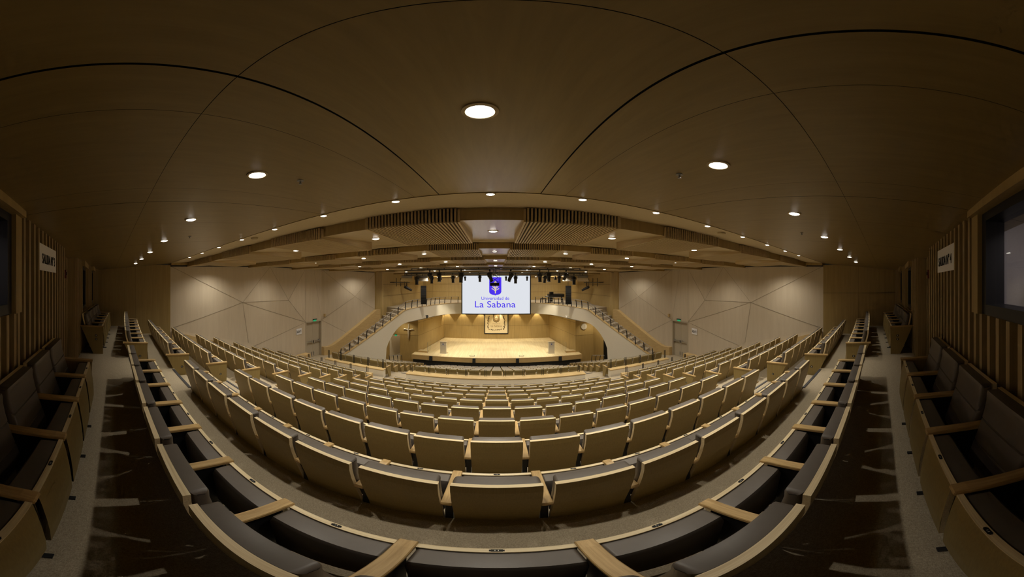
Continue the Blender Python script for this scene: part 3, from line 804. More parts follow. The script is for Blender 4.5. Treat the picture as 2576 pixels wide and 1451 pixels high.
# ------------------------------------------------------------------ white arch, stairs and gallery
GAL = [(0, 24.4, -1.86, -2.88), (-1.7, 24.2, -1.86, -2.88), (-3.4, 23.85, -1.86, -2.88), (-4.3, 23.2, -1.86, -2.87), (-4.97, 22.4, -1.86, -2.86), (-5.4, 21.2, -1.86, -2.85), (-5.75, 19.75, -1.86, -2.84), (-6.0, 18.7, -1.86, -2.83), (-6.25, 17.9, -1.87, -2.84)]
def stair_pt(t): return (-6.4 - 3.1 * t, 17.4 - 4.0 * t)
def stair_top(t): return -2.015 - 3.14 * (t - .083) if t > .06 else -1.90 - .6 * t
ARCH = [(.02, -2.86), (.083, -2.95), (.12, -3.02), (.17, -3.18), (.22, -3.40), (.27, -3.68), (.31, -3.98), (.345, -4.3), (.37, -4.65), (.385, -4.95), (.395, -5.3), (.385, -5.8), (.38, -7.6)]
def gallery(s):
    side = 'left' if s < 0 else 'right'
    mx = lambda p: (p[0] * (-s), p[1])
    path = [(*mx(p[:2]), p[2], p[3]) for p in GAL]
    ts = [.02, .083, .12, .17, .22, .27, .31, .345, .37, .385, .395]
    for t in ts:
        zb = dict(ARCH)[t]; path.append((*mx(stair_pt(t)), stair_top(t), zb))
    rest = [.3951, .46, .52, .6, .7, .8, .9, 1.0, 1.03]
    for t in rest: path.append((*mx(stair_pt(t)), stair_top(t), -7.6))
    # the two lower arch points sit at t<.395: a small returning lip
    w = MB(); th = .22
    def nrm(i):
        a = path[max(i - 1, 0)]; b = path[min(i + 1, len(path) - 1)]
        d = Vector((b[0] - a[0], b[1] - a[1], 0))
        if d.length < 1e-6: d = Vector((1, 0, 0))
        d.normalize(); n = Vector((-d.y, d.x, 0))
        if n.x * s < 0 and i > 4: n = -n
        if i <= 4: n = n if n.y > 0 else -n
        return n
    prev = None
    for i, (x, y, zt, zb) in enumerate(path):
        n = nrm(i); cur = (Vector((x, y, zt)), Vector((x, y, zb)), Vector((x, y, zt)) + n * th, Vector((x, y, zb)) + n * th)
        if prev:
            a, b = (prev, cur) if s < 0 else (cur, prev)
            w.quad(b[1], a[1], a[0], b[0], 'white'); w.quad(a[3], b[3], b[2], a[2], 'white')
            w.quad(a[1], b[1], b[3], a[3], 'white')
        prev = cur
    # lip of the arch foot
    x0, y0 = mx(stair_pt(.395)); 
    struct(w.build('wall_arch', smooth=True), f'{side} half of the white arch around the stage')
    # oak coping on the top edge
    c = MB(); prev = None
    for i, (x, y, zt, zb) in enumerate(path):
        n = nrm(i); p = Vector((x, y, zt)); q = (p - n * .02, p + n * (th + .05))
        if prev:
            a = [prev[0], prev[1], q[1], q[0]]
            if s > 0: a = a[::-1]
            c.hexa([tuple(v) for v in a] + [tuple(v + Vector((0, 0, .035))) for v in a], 'trim')
        prev = q
    struct(c.build('trim_20' if s < 0 else 'trim_21'), f'oak coping along the {side} arch')
    # gallery slab
    g = MB(); gp = path[:10]
    for a, b in zip(gp, gp[1:]):
        xb = s * 8.9
        def back(p): return (p[0] if abs(p[0]) < 4 else p[0], 30.4)
        for z, m in ((-1.95, 'carpet'), (-2.88, 'white')):
            q = [(a[0], a[1], z), (b[0], b[1], z), (b[0], 30.4, z), (a[0], 30.4, z)]
            g.quad(*q, m)
    x8 = path[9][0]
    for z, m in ((-1.95, 'carpet'), (-2.88, 'white')): g.add([(x8, 17.45, z), (s * 7.95, 18.62, z), (s * 9.0, 18.9, z), (s * 9.0, 30.4, z), (x8, 30.4, z)], [(0, 1, 2, 3, 4)], m)
    g.quad((x8, 17.4, -2.88), (s * 7.95, 18.62, -2.88), (s * 7.95, 18.62, -1.95), (x8, 17.4, -1.95), 'carpet'); g.quad((s * 7.95, 18.62, -2.88), (s * 9.0, 18.9, -2.88), (s * 9.0, 18.9, -1.95), (s * 7.95, 18.62, -1.95), 'carpet')
    struct(g.build('floor'), f'{side} half of the gallery slab above the stage')
    # stairs
    t_ = thing('staircase', f'grey carpeted {side} staircase climbing behind the white arch to the gallery', 'staircase')
    nS = 13; d = Vector((mx((-3.1, -4.0))[0], -4.0, 0)).normalized(); out = Vector((-d.y, d.x, 0)); out = out if out.x * s > 0 else -out
    for k in range(nS):
        ta, tb = k / nS * .98 + .03, (k + 1) / nS * .98 + .03
        p = Vector((*mx(stair_pt(ta)), 0)); q = Vector((*mx(stair_pt(tb)), 0)); z = -1.93 - (k + .55) * (3.0 / (nS + .3))
        st = MB(); w0, w1 = .22, 2.0
        a = [p + out * w0 - d * .03, q + out * w0, q + out * w1, p + out * w1 - d * .03]
        if s < 0: a = a[::-1]
        st.hexa([(v.x, v.y, z - .45) for v in a] + [(v.x, v.y, z) for v in a], 'carpet')
        st.build('step', t_)
    # wall-side oak curb
    cb = MB(); prof = [(-.62, .9, 0), (-.2, .9, 0)]
    H = Vector((s * 10.95, 12.87, 0)); J = Vector((s * 8.98, 16.97, 0)); dd = (J - H).normalized(); inn = Vector((-s, .0, 0))
    pts = [(0, -4.36), (.09, -4.36), (.16, -4.26), (.30, -3.9), (.97, -1.98), (1.04, -1.98)]
    L_ = (J - H).length
    for (u0, z0), (u1, z1) in zip(pts, pts[1:]):
        a, b = H + dd * (u0 * L_), H + dd * (u1 * L_)
        ai, bi = a + inn * .26, b + inn * .26
        cb.hexa([(a.x, a.y, -5.0), (ai.x, ai.y, -5.0), (bi.x, bi.y, -5.0), (b.x, b.y, -5.0), (a.x, a.y, z0), (ai.x, ai.y, z0), (bi.x, bi.y, z1), (b.x, b.y, z1)] if s < 0 else
                [(ai.x, ai.y, -5.0), (a.x, a.y, -5.0), (b.x, b.y, -5.0), (bi.x, bi.y, -5.0), (ai.x, ai.y, z0), (a.x, a.y, z0), (b.x, b.y, z1), (bi.x, bi.y, z1)], 'trim')
    struct(cb.build('trim_22' if s < 0 else 'trim_23'), f'sloping oak curb beside the {side} stairs')
    # railing
    rl = thing('stair_railing', f'black-posted railing along the {side} stair and gallery edge', 'railing')
    # resample path by length
    pl = [Vector((x, y, zt)) for x, y, zt, zb in path if True]
    ns = [nrm(i) for i in range(len(path))]
    Ltot = [0]
    for a, b in zip(pl, pl[1:]): Ltot.append(Ltot[-1] + (b - a).length)
    def at(l):
        for i in range(len(pl) - 1):
            if l <= Ltot[i + 1] + 1e-9:
                f = (l - Ltot[i]) / max(1e-9, Ltot[i + 1] - Ltot[i]); return pl[i].lerp(pl[i + 1], f) + ns[i].lerp(ns[i + 1], f) * .1
        return pl[-1]
    l = 3.8; heights = []
    npost = 19; step = (Ltot[-1] - l) / (npost - 1)
    for k in range(npost):
        p = at(l + step * k); n = ns[min(len(ns) - 1, k)]
        po = MB(); hgt = .62
        tilt = Vector((-s * .05, 0, 0)); pp = [p + Vector((0, 0, .0)), p + Vector((0, 0, .22)) , p + Vector((0, 0, .45)) + tilt * .4, p + Vector((0, 0, hgt)) + tilt]
        po.tube(pp, .03, 'black', 6, [.034, .034, .034, .028]); po.build('railing_post', rl)
    for h in (.22, .42, .62):
        r = MB(); r.tube([at(l + (Ltot[-1] - l) * k / 60) + Vector((0, 0, h)) + Vector((-s * .05, 0, 0)) * max(0, (h - .3) / .32) for k in range(61)], .012 if h < .6 else .017, 'grey', 6); r.build('rail', rl)
for s in (-1, 1): gallery(s)

# ------------------------------------------------------------------ stage house walls
def stage_house():
    w = MB()
    for s in (-1, 1):
        def q(p0, p1, z0, z1, m):
            a, b = ((s * p0[0], p0[1]), (s * p1[0], p1[1])); seg_wall(w, a, b, z0, z1, m)
        q((8.70, 17.5), (8.9, 18.2), -4.0, 2.0, 'wall_oak'); q((8.9, 18.2), (8.9, 19.2), -2.87, 2.2, 'wall_oak'); q((8.9, 19.2), (8.9, 30.4), -1.95, 2.2, 'wall_oak')
        for z in (-1.0, -.05):
            strip_line(w, (s * 8.86, 18.0, z), (s * 8.86, 30.4, z), Vector((-s, 0, 0)), .02, 'groove', .01)
        # under the gallery
        q((10.1, 15.6), (10.1, 22), -7.6, -2.86, 'wall_oak'); q((7.2, 22), (9.0, 22), -7.6, -2.88, 'wall_oak'); q((7.2, 22), (6.25, 29), -7.6, -2.88, 'wall_oak')
        strip_line(w, (s * 7.18, 22, -4.9), (s * 9.0, 22, -4.9), Vector((0, -1, 0)), .02, 'groove', .01)
        a = Vector((s * 7.2, 22, -4.9)); b = Vector((s * 6.25, 29, -4.9)); nn = Vector((-s, -.13, 0)).normalized()
        for z in (0, 1.25): strip_line(w, a + Vector((0, 0, z)), b + Vector((0, 0, z)), nn, .02, 'groove', .01)
        strip_line(w, a.lerp(b, .18) + Vector((0, 0, -1.6)), a.lerp(b, .18) + Vector((0, 0, 2)), nn, .015, 'groove', .01)
        q((9.0, 22), (9.0, 26), -7.6, -2.88, 'wall_oak')
        q((10.1, 22), (10.1, 26), -7.6, -2.88, 'white' if s < 0 else 'dark'); q((9.0, 25.5), (10.1, 25.5), -7.6, -2.88, 'white' if s < 0 else 'dark')
        q((9.0, 22), (10.1, 22), -5.0 if s < 0 else -7.6, -2.88, 'wall_oak')
        if s > 0: q((9.0, 22), (9.28, 20.3), -7.6, -2.88, 'wall_oak'); q((9.28, 20.3), (10.1, 19.9), -7.6, -2.88, 'dark')
    seg_wall(w, (-6.25, 29), (6.25, 29), -7.6, -2.88, 'wall_oak')
    for x in (-4.1, -2.05, 0, 2.05, 4.1): strip_line(w, (x, 29, -6.5), (x, 29, -2.9), Vector((0, -1, 0)), .012, 'groove', .01)
    strip_line(w, (-6.2, 29, -4.9), (6.2, 29, -4.9), Vector((0, -1, 0)), .02, 'groove', .01)
    seg_wall(w, (-8.9, 30.4), (8.9, 30.4), -1.95, 2.2, 'wall_oak')
    for z in (-1.0, -.05): strip_line(w, (-8.9, 30.4, z), (8.9, 30.4, z), Vector((0, -1, 0)), .025, 'groove', .01)
    for x in range(-8, 9, 2): strip_line(w, (x, 30.4, -1.95), (x, 30.4, 2.2), Vector((0, -1, 0)), .012, 'groove', .01)
    struct(w.build('wall_stage'), 'oak panelled walls of the stage house')
    st = MB()
    st.hexa([(-7.5, 21.1, -6.95), (7.5, 21.1, -6.95), (7.5, 22.0, -6.95), (-7.5, 22.0, -6.95), (-7.5, 21.1, -6.5), (7.5, 21.1, -6.5), (7.5, 22.0, -6.5), (-7.5, 22.0, -6.5)], 'stage')
    st.hexa([(-7.15, 22.0, -6.95), (7.15, 22.0, -6.95), (6.2, 29, -6.95), (-6.2, 29, -6.95), (-7.15, 22.0, -6.5), (7.15, 22.0, -6.5), (6.2, 29, -6.5), (-6.2, 29, -6.5)], 'stage')
    st.box(-7.52, 7.52, 21.07, 21.1, -6.93, -6.50, 'trim')
    st.box(-7.42, 7.42, 21.2, 21.9, -7.6, -6.95, 'black2')
    t = struct(st.build('floor'), 'pale wooden stage with oak front band and black base')
stage_house()
def stage_things():
    # front speakers
    for x, w in ((-5.7, 'leftmost'), (-1.93, 'second from left'), (1.75, 'second from right'), (5.47, 'rightmost')):
        t = thing('stage_speaker', f'small black speaker on the stage front, {w} of four', 'speaker', (x, 21.07, -6.93), 0, 'stage front speakers')
        b = MB(); b.hexa([(-.13, -.2, 0), (.13, -.2, 0), (.13, 0, 0), (-.13, 0, 0), (-.12, -.14, .42), (.12, -.14, .42), (.12, 0, .42), (-.12, 0, .42)], 'black'); b.build('cabinet', t)
        b = MB(); b.hexa([(-.11, -.21, .03), (.11, -.21, .03), (.11, -.19, .03), (-.11, -.19, .03), (-.10, -.16, .38), (.10, -.16, .38), (.10, -.13, .38), (-.10, -.13, .38)], 'black2'); b.build('grille', t)
    # lecterns
    for s in (-1, 1):
        side = 'left' if s < 0 else 'right'
        t = thing('lectern', f'frosted white lectern with blue emblem, {side} side of the stage', 'lectern', (s * 4.88 + .05, 22.05, -6.5), 0)
        b = MB(); b.box(-.27, .27, -.03, .03, .02, 1.14, 'acryl'); b.box(-.27, -.24, .03, .28, .02, 1.08, 'acryl'); b.box(.24, .27, .03, .28, .02, 1.08, 'acryl'); b.build('front_panel', t)
        b = MB(); b.box(-.29, .29, -.05, .30, 0, .02, 'acryl'); b.build('base', t)
        b = MB(); b.hexa([(-.33, -.05, 1.14), (.33, -.05, 1.14), (.33, .32, 1.08), (-.33, .32, 1.08), (-.33, -.05, 1.155), (.33, -.05, 1.155), (.33, .32, 1.095), (-.33, .32, 1.095)], 'acryl'); b.build('reading_top', t)
        b = MB(); n = 14
        sh = [(-.06, .98), (-.06, .90), (-.04, .87), (0, .85), (.04, .87), (.06, .90), (.06, .98)]
        b.add([(x, -.033, z) for x, z in sh], [tuple(range(7))], 'emb'); b.build('emblem', t)
        tm = text_mesh('Universidad de La Sabana', .36, 'emb', 'lettering', .035); tm.parent = t; tm.rotation_euler = (PI / 2, 0, 0); tm.location = (0, -.034, .78)
        # low oak platform and glass screen at the stage side
        t = thing('side_platform', f'low oak platform at the {side} edge of the stage', 'platform', (s * 6.75, 22.1, -6.5))
        b = MB(); b.box(-.45, .45, -.1, .4, 0, .14, 'trim'); b.build('platform_body', t)
        b = MB(); b.box(-.47, .47, -.12, .42, .14, .16, 'stage'); b.build('platform_top', t)
        t = thing('glass_screen', f'clear glass screen panel standing at the {side} stage edge', 'glass panel', (s * 6.25, 22.0, -6.5))
        b = MB(); b.box(-.008, .008, -.1, 1.1, .05, 1.05, 'glass'); b.build('glass_pane', t)
        b = MB(); b.box(-.009, .009, -.11, -.09, 0, 1.05, 'grey'); b.build('post', t)
        t = thing('stage_floor_socket', f'tiny black cable socket flap on the stage floor, {side} of centre', 'floor socket', (s * 2.15, 21.6, -6.5))
        b = MB(); b.box(-.2, .2, -.02, .02, 0, .02, 'black'); b.box(-.22, -.18, -.02, .02, 0, .08, 'black'); b.box(.18, .22, -.02, .02, 0, .08, 'black'); b.build('flap', t)
        # black low rail beside the stage
        t = thing('low_railing', f'short black-posted rail on the floor at the {side} foot of the arch', 'railing', (s * 7.55, 16.45, row_z(16)))
        for i in range(4):
            b = MB(); b.tube([(i * -s * .27, i * .13, 0), (i * -s * .27, i * .13, .9), (i * -s * .27 + s * .05, i * .13, 1.22)], .024, 'black', 6); b.build('railing_post', t)
        b = MB(); b.tube([(s * .05, 0, 1.22), (-.81 * s + s * .05, .39, 1.22)], .014, 'grey', 6); b.build('rail', t)
    # loose board left of the stage
    b = MB(); b.hexa([(-4.9, 20.0, -7.44), (-3.0, 20.0, -7.44), (-3.4, 20.9, -7.3), (-4.7, 20.9, -7.3), (-4.9, 20.0, -7.40), (-3.0, 20.0, -7.40), (-3.4, 20.9, -7.26), (-4.7, 20.9, -7.26)], 'stage')
    tag(b.build('ramp_board'), 'pale wooden ramp board lying left of centre below the stage', 'ramp')
    # crucifix and clock
    t = thing('crucifix', 'silver crucifix on the oak wall left of the stage', 'crucifix', (-8.12, 21.94, -4.55))
    b = MB(); b.box(-.035, .035, -.03, 0, -.75, .75, 'silver'); b.box(-.5, .5, -.03, 0, .18, .25, 'silver'); b.build('cross', t)
    b = MB(); b.tube([(0, -.08, .38), (0, -.08, .28)], .07, 'silver', 8, [.05, .06]); b.tube([(0, -.07, .25), (0, -.07, .0), (.02, -.07, -.2), (0, -.06, -.6)], .08, 'silver', 8, [.10, .09, .08, .04])
    for s in (-1, 1): b.tube([(0, -.06, .2), (s * .22, -.05, .24), (s * .45, -.05, .30)], .03, 'silver', 6)
    b.build('figure', t)
    t = thing('wall_clock', 'round white wall clock on the oak wall right of the stage', 'clock', (8.02, 21.97, -4.05))
    b = MB(); b.tube([(0, 0, 0), (0, -.05, 0)], .29, 'silver', 28); b.build('rim', t)
    b = MB(); b.tube([(0, -.05, 0), (0, -.055, 0)], .265, 'dial', 28)
    for k in range(12):
        a = k * PI / 6; b.box(.22 * math.sin(a) - .009, .22 * math.sin(a) + .009, -.06, -.055, .22 * math.cos(a) - .015, .22 * math.cos(a) + .015, 'mark')
    b.build('dial', t)
    b = MB(); b.hexa([(-.012, -.065, 0), (.012, -.065, 0), (.012, -.06, 0), (-.012, -.06, 0), (.08, -.065, .13), (.10, -.065, .12), (.10, -.06, .12), (.08, -.06, .13)], 'ink'); b.box(-.006, .006, -.065, -.06, -.19, 0, 'ink'); b.build('hands', t)
    # exit sign above the side passage
    t = thing('exit_sign', 'green lit exit sign above the passage left of the stage', 'exit sign', (-9.42, 21.95, -5.0))
    b = MB(); b.box(-.13, .13, -.05, 0, .08, .13, 'black'); b.build('housing', t)
    b = MB(); b.box(-.11, .11, -.03, -.01, -.07, .08, 'exit'); b.build('lit_panel', t)
    # framed tapestry under the screen
    t = thing('tapestry', 'framed cream tapestry with dark emblem and leaf wreath on the stage wall', 'tapestry', (-.06, 28.9, -4.52))
    W_, H_ = 1.40, 1.38
    b = MB(); f = .09
    b.box(-W_, W_, -.04, .05, H_ - f, H_, 'black2'); b.box(-W_, W_, -.04, .05, -H_, -H_ + f, 'black2'); b.box(-W_, -W_ + f, -.04, .05, -H_ + f, H_ - f, 'black2'); b.box(W_ - f, W_, -.04, .05, -H_ + f, H_ - f, 'black2'); b.build('frame', t)
    b = MB(); b.box(-W_ + f, W_ - f, -.01, .0, -H_ + f, H_ - f, 'banner'); b.build('cloth', t)
    b = MB()
    b.add([(x, -.016, z) for x, z in [(-.34, .92), (-.34, .30), (-.26, .14), (-.1, .07), (0, .02), (.1, .07), (.26, .14), (.34, .30), (.34, .92)]], [tuple(range(9))], 'bink2')
    b.add([(x, -.013, z) for x, z in [(-.38, .96), (-.38, .28), (-.29, .10), (-.1, .03), (0, -.02), (.1, .03), (.29, .10), (.38, .28), (.38, .96)]], [tuple(range(9))], 'bink')
    def leaf(cx, cz, a, l, wd, m, y=-.02):
        u = (math.cos(a), math.sin(a)); v = (-u[1], u[0])
        p = [(-.5, 0), (-.15, .5), (.2, .42), (.5, 0), (.2, -.42), (-.15, -.5)]
        b.add([(cx + q * l * u[0] + r * wd * v[0], y, cz + q * l * u[1] + r * wd * v[1]) for q, r in p], [tuple(range(6))], m)
    for sx in (-1, 1):
        leaf(sx * .10, .60, PI / 2 + sx * -.5, .28, .09, 'banner'); leaf(sx * .10, .40, PI / 2 + sx * -.7, .26, .08, 'banner')
    leaf(0, .68, PI / 2, .34, .12, 'banner'); leaf(0, .38, PI / 2, .42, .04, 'banner'); b.build('emblem', t)
    rnd = random.Random(3)
    for sx in (-1, 1):
        b = MB()
        for k in range(22):
            f_ = k / 21
            if f_ < .72: cx = .86 + .12 * math.sin(f_ * 4) ; cz = .70 - 1.55 * f_ / .72 * .95
            else: cx = .9 - (f_ - .72) / .28 * .82; cz = -.86 - .04 * math.sin(k)
            leaf(sx * (cx + rnd.uniform(-.07, .07)), cz + rnd.uniform(-.03, .03), rnd.uniform(0, PI), .20, .09, rnd.choice(['bink', 'bink', 'bink2']))
        b.build('leaf_branch', t)
    for txt, w, h, z in (('Universidad de', .9, .09, -.16), ('La Sabana', 1.26, .25, -.42)):
        tm = text_mesh(txt, w, 'bink2' if h > .1 else 'bink2', 'lettering', h); tm.parent = t; tm.rotation_euler = (PI / 2, 0, 0); tm.location = (0, -.02, z)
stage_things()

# ------------------------------------------------------------------ projection screen
def screen():
    W_, H_, Y = 6.12, 3.44, 22.4
    cxs, czs = -.06, -.985
    t = thing('projection_screen', 'large bright projection screen with blue university emblem above the stage', 'screen', (cxs, Y, czs))
    b = MB(); f = .09
    b.box(-W_ / 2 - f, W_ / 2 + f, 0, .08, H_ / 2, H_ / 2 + f, 'black'); b.box(-W_ / 2 - f, W_ / 2 + f, 0, .08, -H_ / 2 - f, -H_ / 2, 'black'); b.box(-W_ / 2 - f, -W_ / 2, 0, .08, -H_ / 2, H_ / 2, 'black'); b.box(W_ / 2, W_ / 2 + f, 0, .08, -H_ / 2, H_ / 2, 'black'); b.build('frame', t)
    b = MB(); b.quad((-W_ / 2, .03, -H_ / 2), (W_ / 2, .03, -H_ / 2), (W_ / 2, .03, H_ / 2), (-W_ / 2, .03, H_ / 2), 'screen'); b.build('screen_surface', t)
    b = MB(); b.box(-W_ / 2 - f, W_ / 2 + f, .081, .1, -H_ / 2 - f, H_ / 2 + f, 'black2'); b.build('backing', t)
    k = W_ / 1455.
    def uv(x, y): return ((x - 917) * k, (525 - y) * k)
    e = MB()
    sh = [(768, 150)] + [(768, 460), (775, 485), (795, 508), (830, 522), (880, 530), (899, 542), (918, 530), (965, 522), (1000, 508), (1020, 485), (1028, 460)] + [(1028, 150)]
    e.add([(uv(x, y)[0], .024, uv(x, y)[1]) for x, y in sh], [tuple(range(len(sh)))], 'sblue'); eo = e.build('emblem', t)
    g = MB()
    def stroke(pts, w):
        for (a, b_) in zip(pts, pts[1:]):
            A, B = Vector(uv(*a)), Vector(uv(*b_)); d = (B - A).normalized(); n = Vector((-d.y, d.x)) * w * k / 2
            q = [A - n, B - n, B + n, A + n]; g.add([(p.x, .018, p.y) for p in q], [(0, 1, 2, 3)], 'sgold')
    stroke([(900, 497), (900, 390)], 20); stroke([(900, 300), (900, 260), (895, 245)], 24)
    for sx in (-1, 1):
        stroke([(900, 450), (900 + sx * 18, 425), (900 + sx * 45, 412), (900 + sx * 78, 390)], 17)
        stroke([(900, 400), (900 + sx * 25, 380), (900 + sx * 48, 362), (900 + sx * 58, 335)], 17)
        stroke([(900 + sx * 5, 380), (900 + sx * 22, 350), (900 + sx * 34, 320), (900 + sx * 20, 260), (900, 235)], 15)
    stroke([(885, 365), (900, 352), (915, 365), (900, 378), (885, 365)], 8)
    g.build('emblem_flower', eo)
    for txt, x0, x1, y0, y1 in (('Universidad de', 600, 1197, 566, 636), ('La Sabana', 462, 1332, 662, 800)):
        tm = text_mesh(txt, (x1 - x0) * k, 'sblue', 'lettering', (y1 - y0) * k); tm.parent = t; tm.rotation_euler = (PI / 2, 0, 0)
        u, v = uv((x0 + x1) / 2, (y0 + y1) / 2); tm.location = (u, .024, v)
screen()

# ------------------------------------------------------------------ lighting rig
def rig():
    def az(px): return math.tan(R((px - PX0) / KPX))
    pipes = [(14.0, .905, .812, 'nearest'), (17.0, .80, .735, 'middle'), (19.5, .79, .70, 'farthest')]
    for Y, zt, zb, w in pipes:
        t = thing('lighting_truss', f'{w} black pipe truss of the stage lighting rig', 'truss', (0, Y, 0))
        xl, xr = Y * az(1017), Y * az(1478)
        for z, r in ((zt, .024), (zb, .03)):
            b = MB(); b.tube([(xl, 0, z), (xr, 0, z)], r, 'gun', 8); b.build('pipe', t)
        for i in range(11):
            x = xl + (xr - xl) * (i + .5) / 11; b = MB(); b.box(x - .022, x + .022, -.02, .02, zb, zt + .02, 'black'); b.build('strut', t)
        for i in range(5):
            x = xl + (xr - xl) * (i + .5) / 5; b = MB(); b.tube([(x, 0, zt), (x, 0, MZ[3] - fdrop(x) + .02)], .012, 'grey', 5); b.build('hanger', t)
    # spotlights
    def spotlight(x, Y, ztop, tilt, yaw, sc, label):
        t = thing('stage_spotlight', label, 'spotlight', (x, Y, ztop), yaw, 'stage spotlights on the truss')
        b = MB(); b.box(-.03, .03, -.04, .04, -.08, .05, 'black'); b.box(-.015, .015, -.015, .015, -.14, -.08, 'black'); b.build('clamp', t)
        b = MB(); b.box(-.16, .16, -.03, .03, -.155, -.135, 'black'); b.box(-.165, -.15, -.03, .03, -.36, -.135, 'black'); b.box(.15, .165, -.03, .03, -.36, -.135, 'black'); b.build('yoke', t)
        h = MB()
        h.tube([(0, 0, .20), (0, 0, .17), (0, 0, .02), (0, 0, -.05), (0, 0, -.30), (0, 0, -.34)], .1, 'black', 12, [.07, .12, .14, .11, .10, .125])
        ho = h.build('lamp_body', t, (0, 0, -.36)); ho.rotation_euler = (tilt, 0, 0)
        l = MB(); l.disc((0, 0, -.345), .10, 'grey', 12); lo = l.build('lens', ho)
        t.scale = (sc, sc, sc)
    L = [(1048.6, 18.4, .75, 0, .5, 1.1), (1081, 16, .74, .6, -.6, .85), (1086, 18.4, .75, .15, .2, .95), (1105, 16, .82, -.1, .2, .95), (1139.5, 18.4, .76, .1, 0, .9), (1160, 16, .82, .15, .4, 1.0),
         (1170, 20.6, .73, .4, 0, .6), (1207, 18.4, .76, .1, 0, .8), (1232, 16, .82, .45, -1.0, .95), (1273, 20.6, .73, .3, 0, .6), (1285, 16, .82, .45, 1.0, .95), (1297, 18.4, .75, .1, 0, .95), (1326, 20.6, .73, .3, 0, .6),
         (1358, 16, .82, .2, -.4, .95), (1371, 18.4, .75, .3, .3, .9), (1380.5, 16, .82, -.1, -.2, .95), (1407, 18.4, .75, .1, 0, .9), (1424, 16, .78, .6, .6, .85), (1444, 18.4, .75, 0, -.5, 1.1)]
    for i, (px, Y, z, ti, yw, sc) in enumerate(L):
        Y, z = {16: (14.0, .80), 18.4: (17.0, .72), 20.6: (19.5, .69)}[Y]
        spotlight(Y * az(px), Y, z - .02, ti, yw, sc, f'black stage spotlight on the lighting rig, {ORD[i+1] if i < 18 else "last"} from the left')
    # flat reflectors
    for px, Y, w, sx in ((1023, 16.3, 'outer left', -1), (1063, 17.6, 'inner left', -1), (1466, 16.3, 'outer right', 1), (1430, 17.6, 'inner right', 1)):
        t = thing('soft_light', f'flat pale soft light panel at the {w} side of the gallery', 'light panel', (Y * az(px), Y, .02 * Y), -sx * .3)
        b = MB(); b.hexa([(-.42, -.12, -.16), (.42, -.12, -.16), (.36, .20, .12), (-.36, .20, .12), (-.42, -.10, -.13), (.42, -.10, -.13), (.36, .22, .15), (-.36, .22, .15)], 'softbox'); b.build('reflector', t)
        b = MB(); b.box(-.38, .38, .14, .26, .12, .24, 'grey'); b.box(-.02, .02, .17, .21, .24, .40, 'black'); b.build('bracket', t)
    # projector on a scissor lift
    t = thing('projector', 'black ceiling projector on a scissor lift in front of the screen', 'projector', (16.9 * az(1244.5), 16.9, 0))
    b = MB(); b.box(-.31, .31, -.25, .35, -.14, .07, 'black2'); b.build('projector_body', t)
    b = MB(); b.tube([(0, .35, -.03), (0, .40, -.03)], .07, 'grey', 12); b.build('lens', t)
    b = MB(); b.box(-.33, .33, -.2, .3, .10, .13, 'black'); 
    for sx in (-.31, .29): b.box(sx, sx + .02, -.2, .3, .07, .10, 'black')
    b.build('mount_plate', t)
    b = MB()
    for y in (-.15, .25):
        for k in range(3):
            za, zb = .13 + k * .3, .13 + (k + 1) * .3
            b.tube([(-.24, y, za), (.24, y, zb)], .012, 'black', 5); b.tube([(.24, y, za), (-.24, y, zb)], .012, 'black', 5)
        for sx in (-.30, .30): b.tube([(sx, y, .13), (sx, y, 1.2)], .008, 'black', 5)
    b.box(-.35, .35, -.2, .3, 1.02, 1.05, 'black')
    b.build('scissor_lift', t)
    # hung line arrays
    for s in (-1, 1):
        side = 'left' if s < 0 else 'right'
        X = -5.66 if s < 0 else 5.52
        t = thing('line_array', f'tall black hanging line array loudspeaker, {side} of the screen', 'loudspeaker', (X, 18.7, -.20), -s * .25)
        for k in range(8):
            b = MB(); y = -.02 - .012 * k * (8 - k) * .3 - (0 if k < 5 else .0); z = -.176 * k; c = .004 * (k - 2) * k
            b.hexa([(-.22, -.16 + c, z - .170), (.22, -.16 + c, z - .170), (.19, .18 + c, z - .165), (-.19, .18 + c, z - .165), (-.22, -.16 + c * .7, z), (.22, -.16 + c * .7, z), (.19, .18 + c * .7, z - .0025), (-.19, .18 + c * .7, z - .004)], 'black2')
            b.build('array_module', t)
        b = MB(); b.box(-.22, .22, -.16, .16, .0, .05, 'black'); b.box(.225 * s - .012, .225 * s + .012, -.1, .18, -1.4, .03, 'grey'); b.build('flying_frame', t)
        b = MB(); b.tube([(0, 0, .05), (0, 0, 1.12)], .01, 'grey', 5); b.build('cable', t)
        # side wall pipe with lamps
        t = thing('wall_lighting_bar', f'black lighting bar on the oak wall at the {side} end of the gallery', 'lighting bar', (s * 8.45, 21.2, .12))
        b = MB(); b.tube([(0, -1.9, 0), (0, 1.9, 0)], .035, 'black', 8)
        for y in (-1.4, -.4, .6, 1.2): b.box(-.02, .02, y - .02, y + .02, -.35, .38, 'black')
        b.build('pipe', t)
        for y in (-1.7, 1.7):
            b = MB(); b.box(0, .45, y - .03, y + .03, -.03, .03, 'black') if s > 0 else b.box(-.45, 0, y - .03, y + .03, -.03, .03, 'black'); b.build('wall_bracket', t)
        t = thing('stage_spotlight', f'long black profile spotlight under the {side} wall lighting bar', 'spotlight', (s * 8.3, 21.9, -.12), 0)
        b = MB(); b.box(-.02, .02, -.02, .02, -.15, .22, 'black'); b.build('yoke', t)
        b = MB(); b.tube([(0, 0, .25), (0, 0, .1), (0, 0, -.1), (0, 0, -.55)], .1, 'black', 10, [.10, .15, .13, .10]); lo = b.build('lamp_body', t, (0, 0, -.25)); lo.rotation_euler = (1.1, 0, s * 1.0)
        # little camera on the arch face
        m = 'black' if s < 0 else 'softbox'
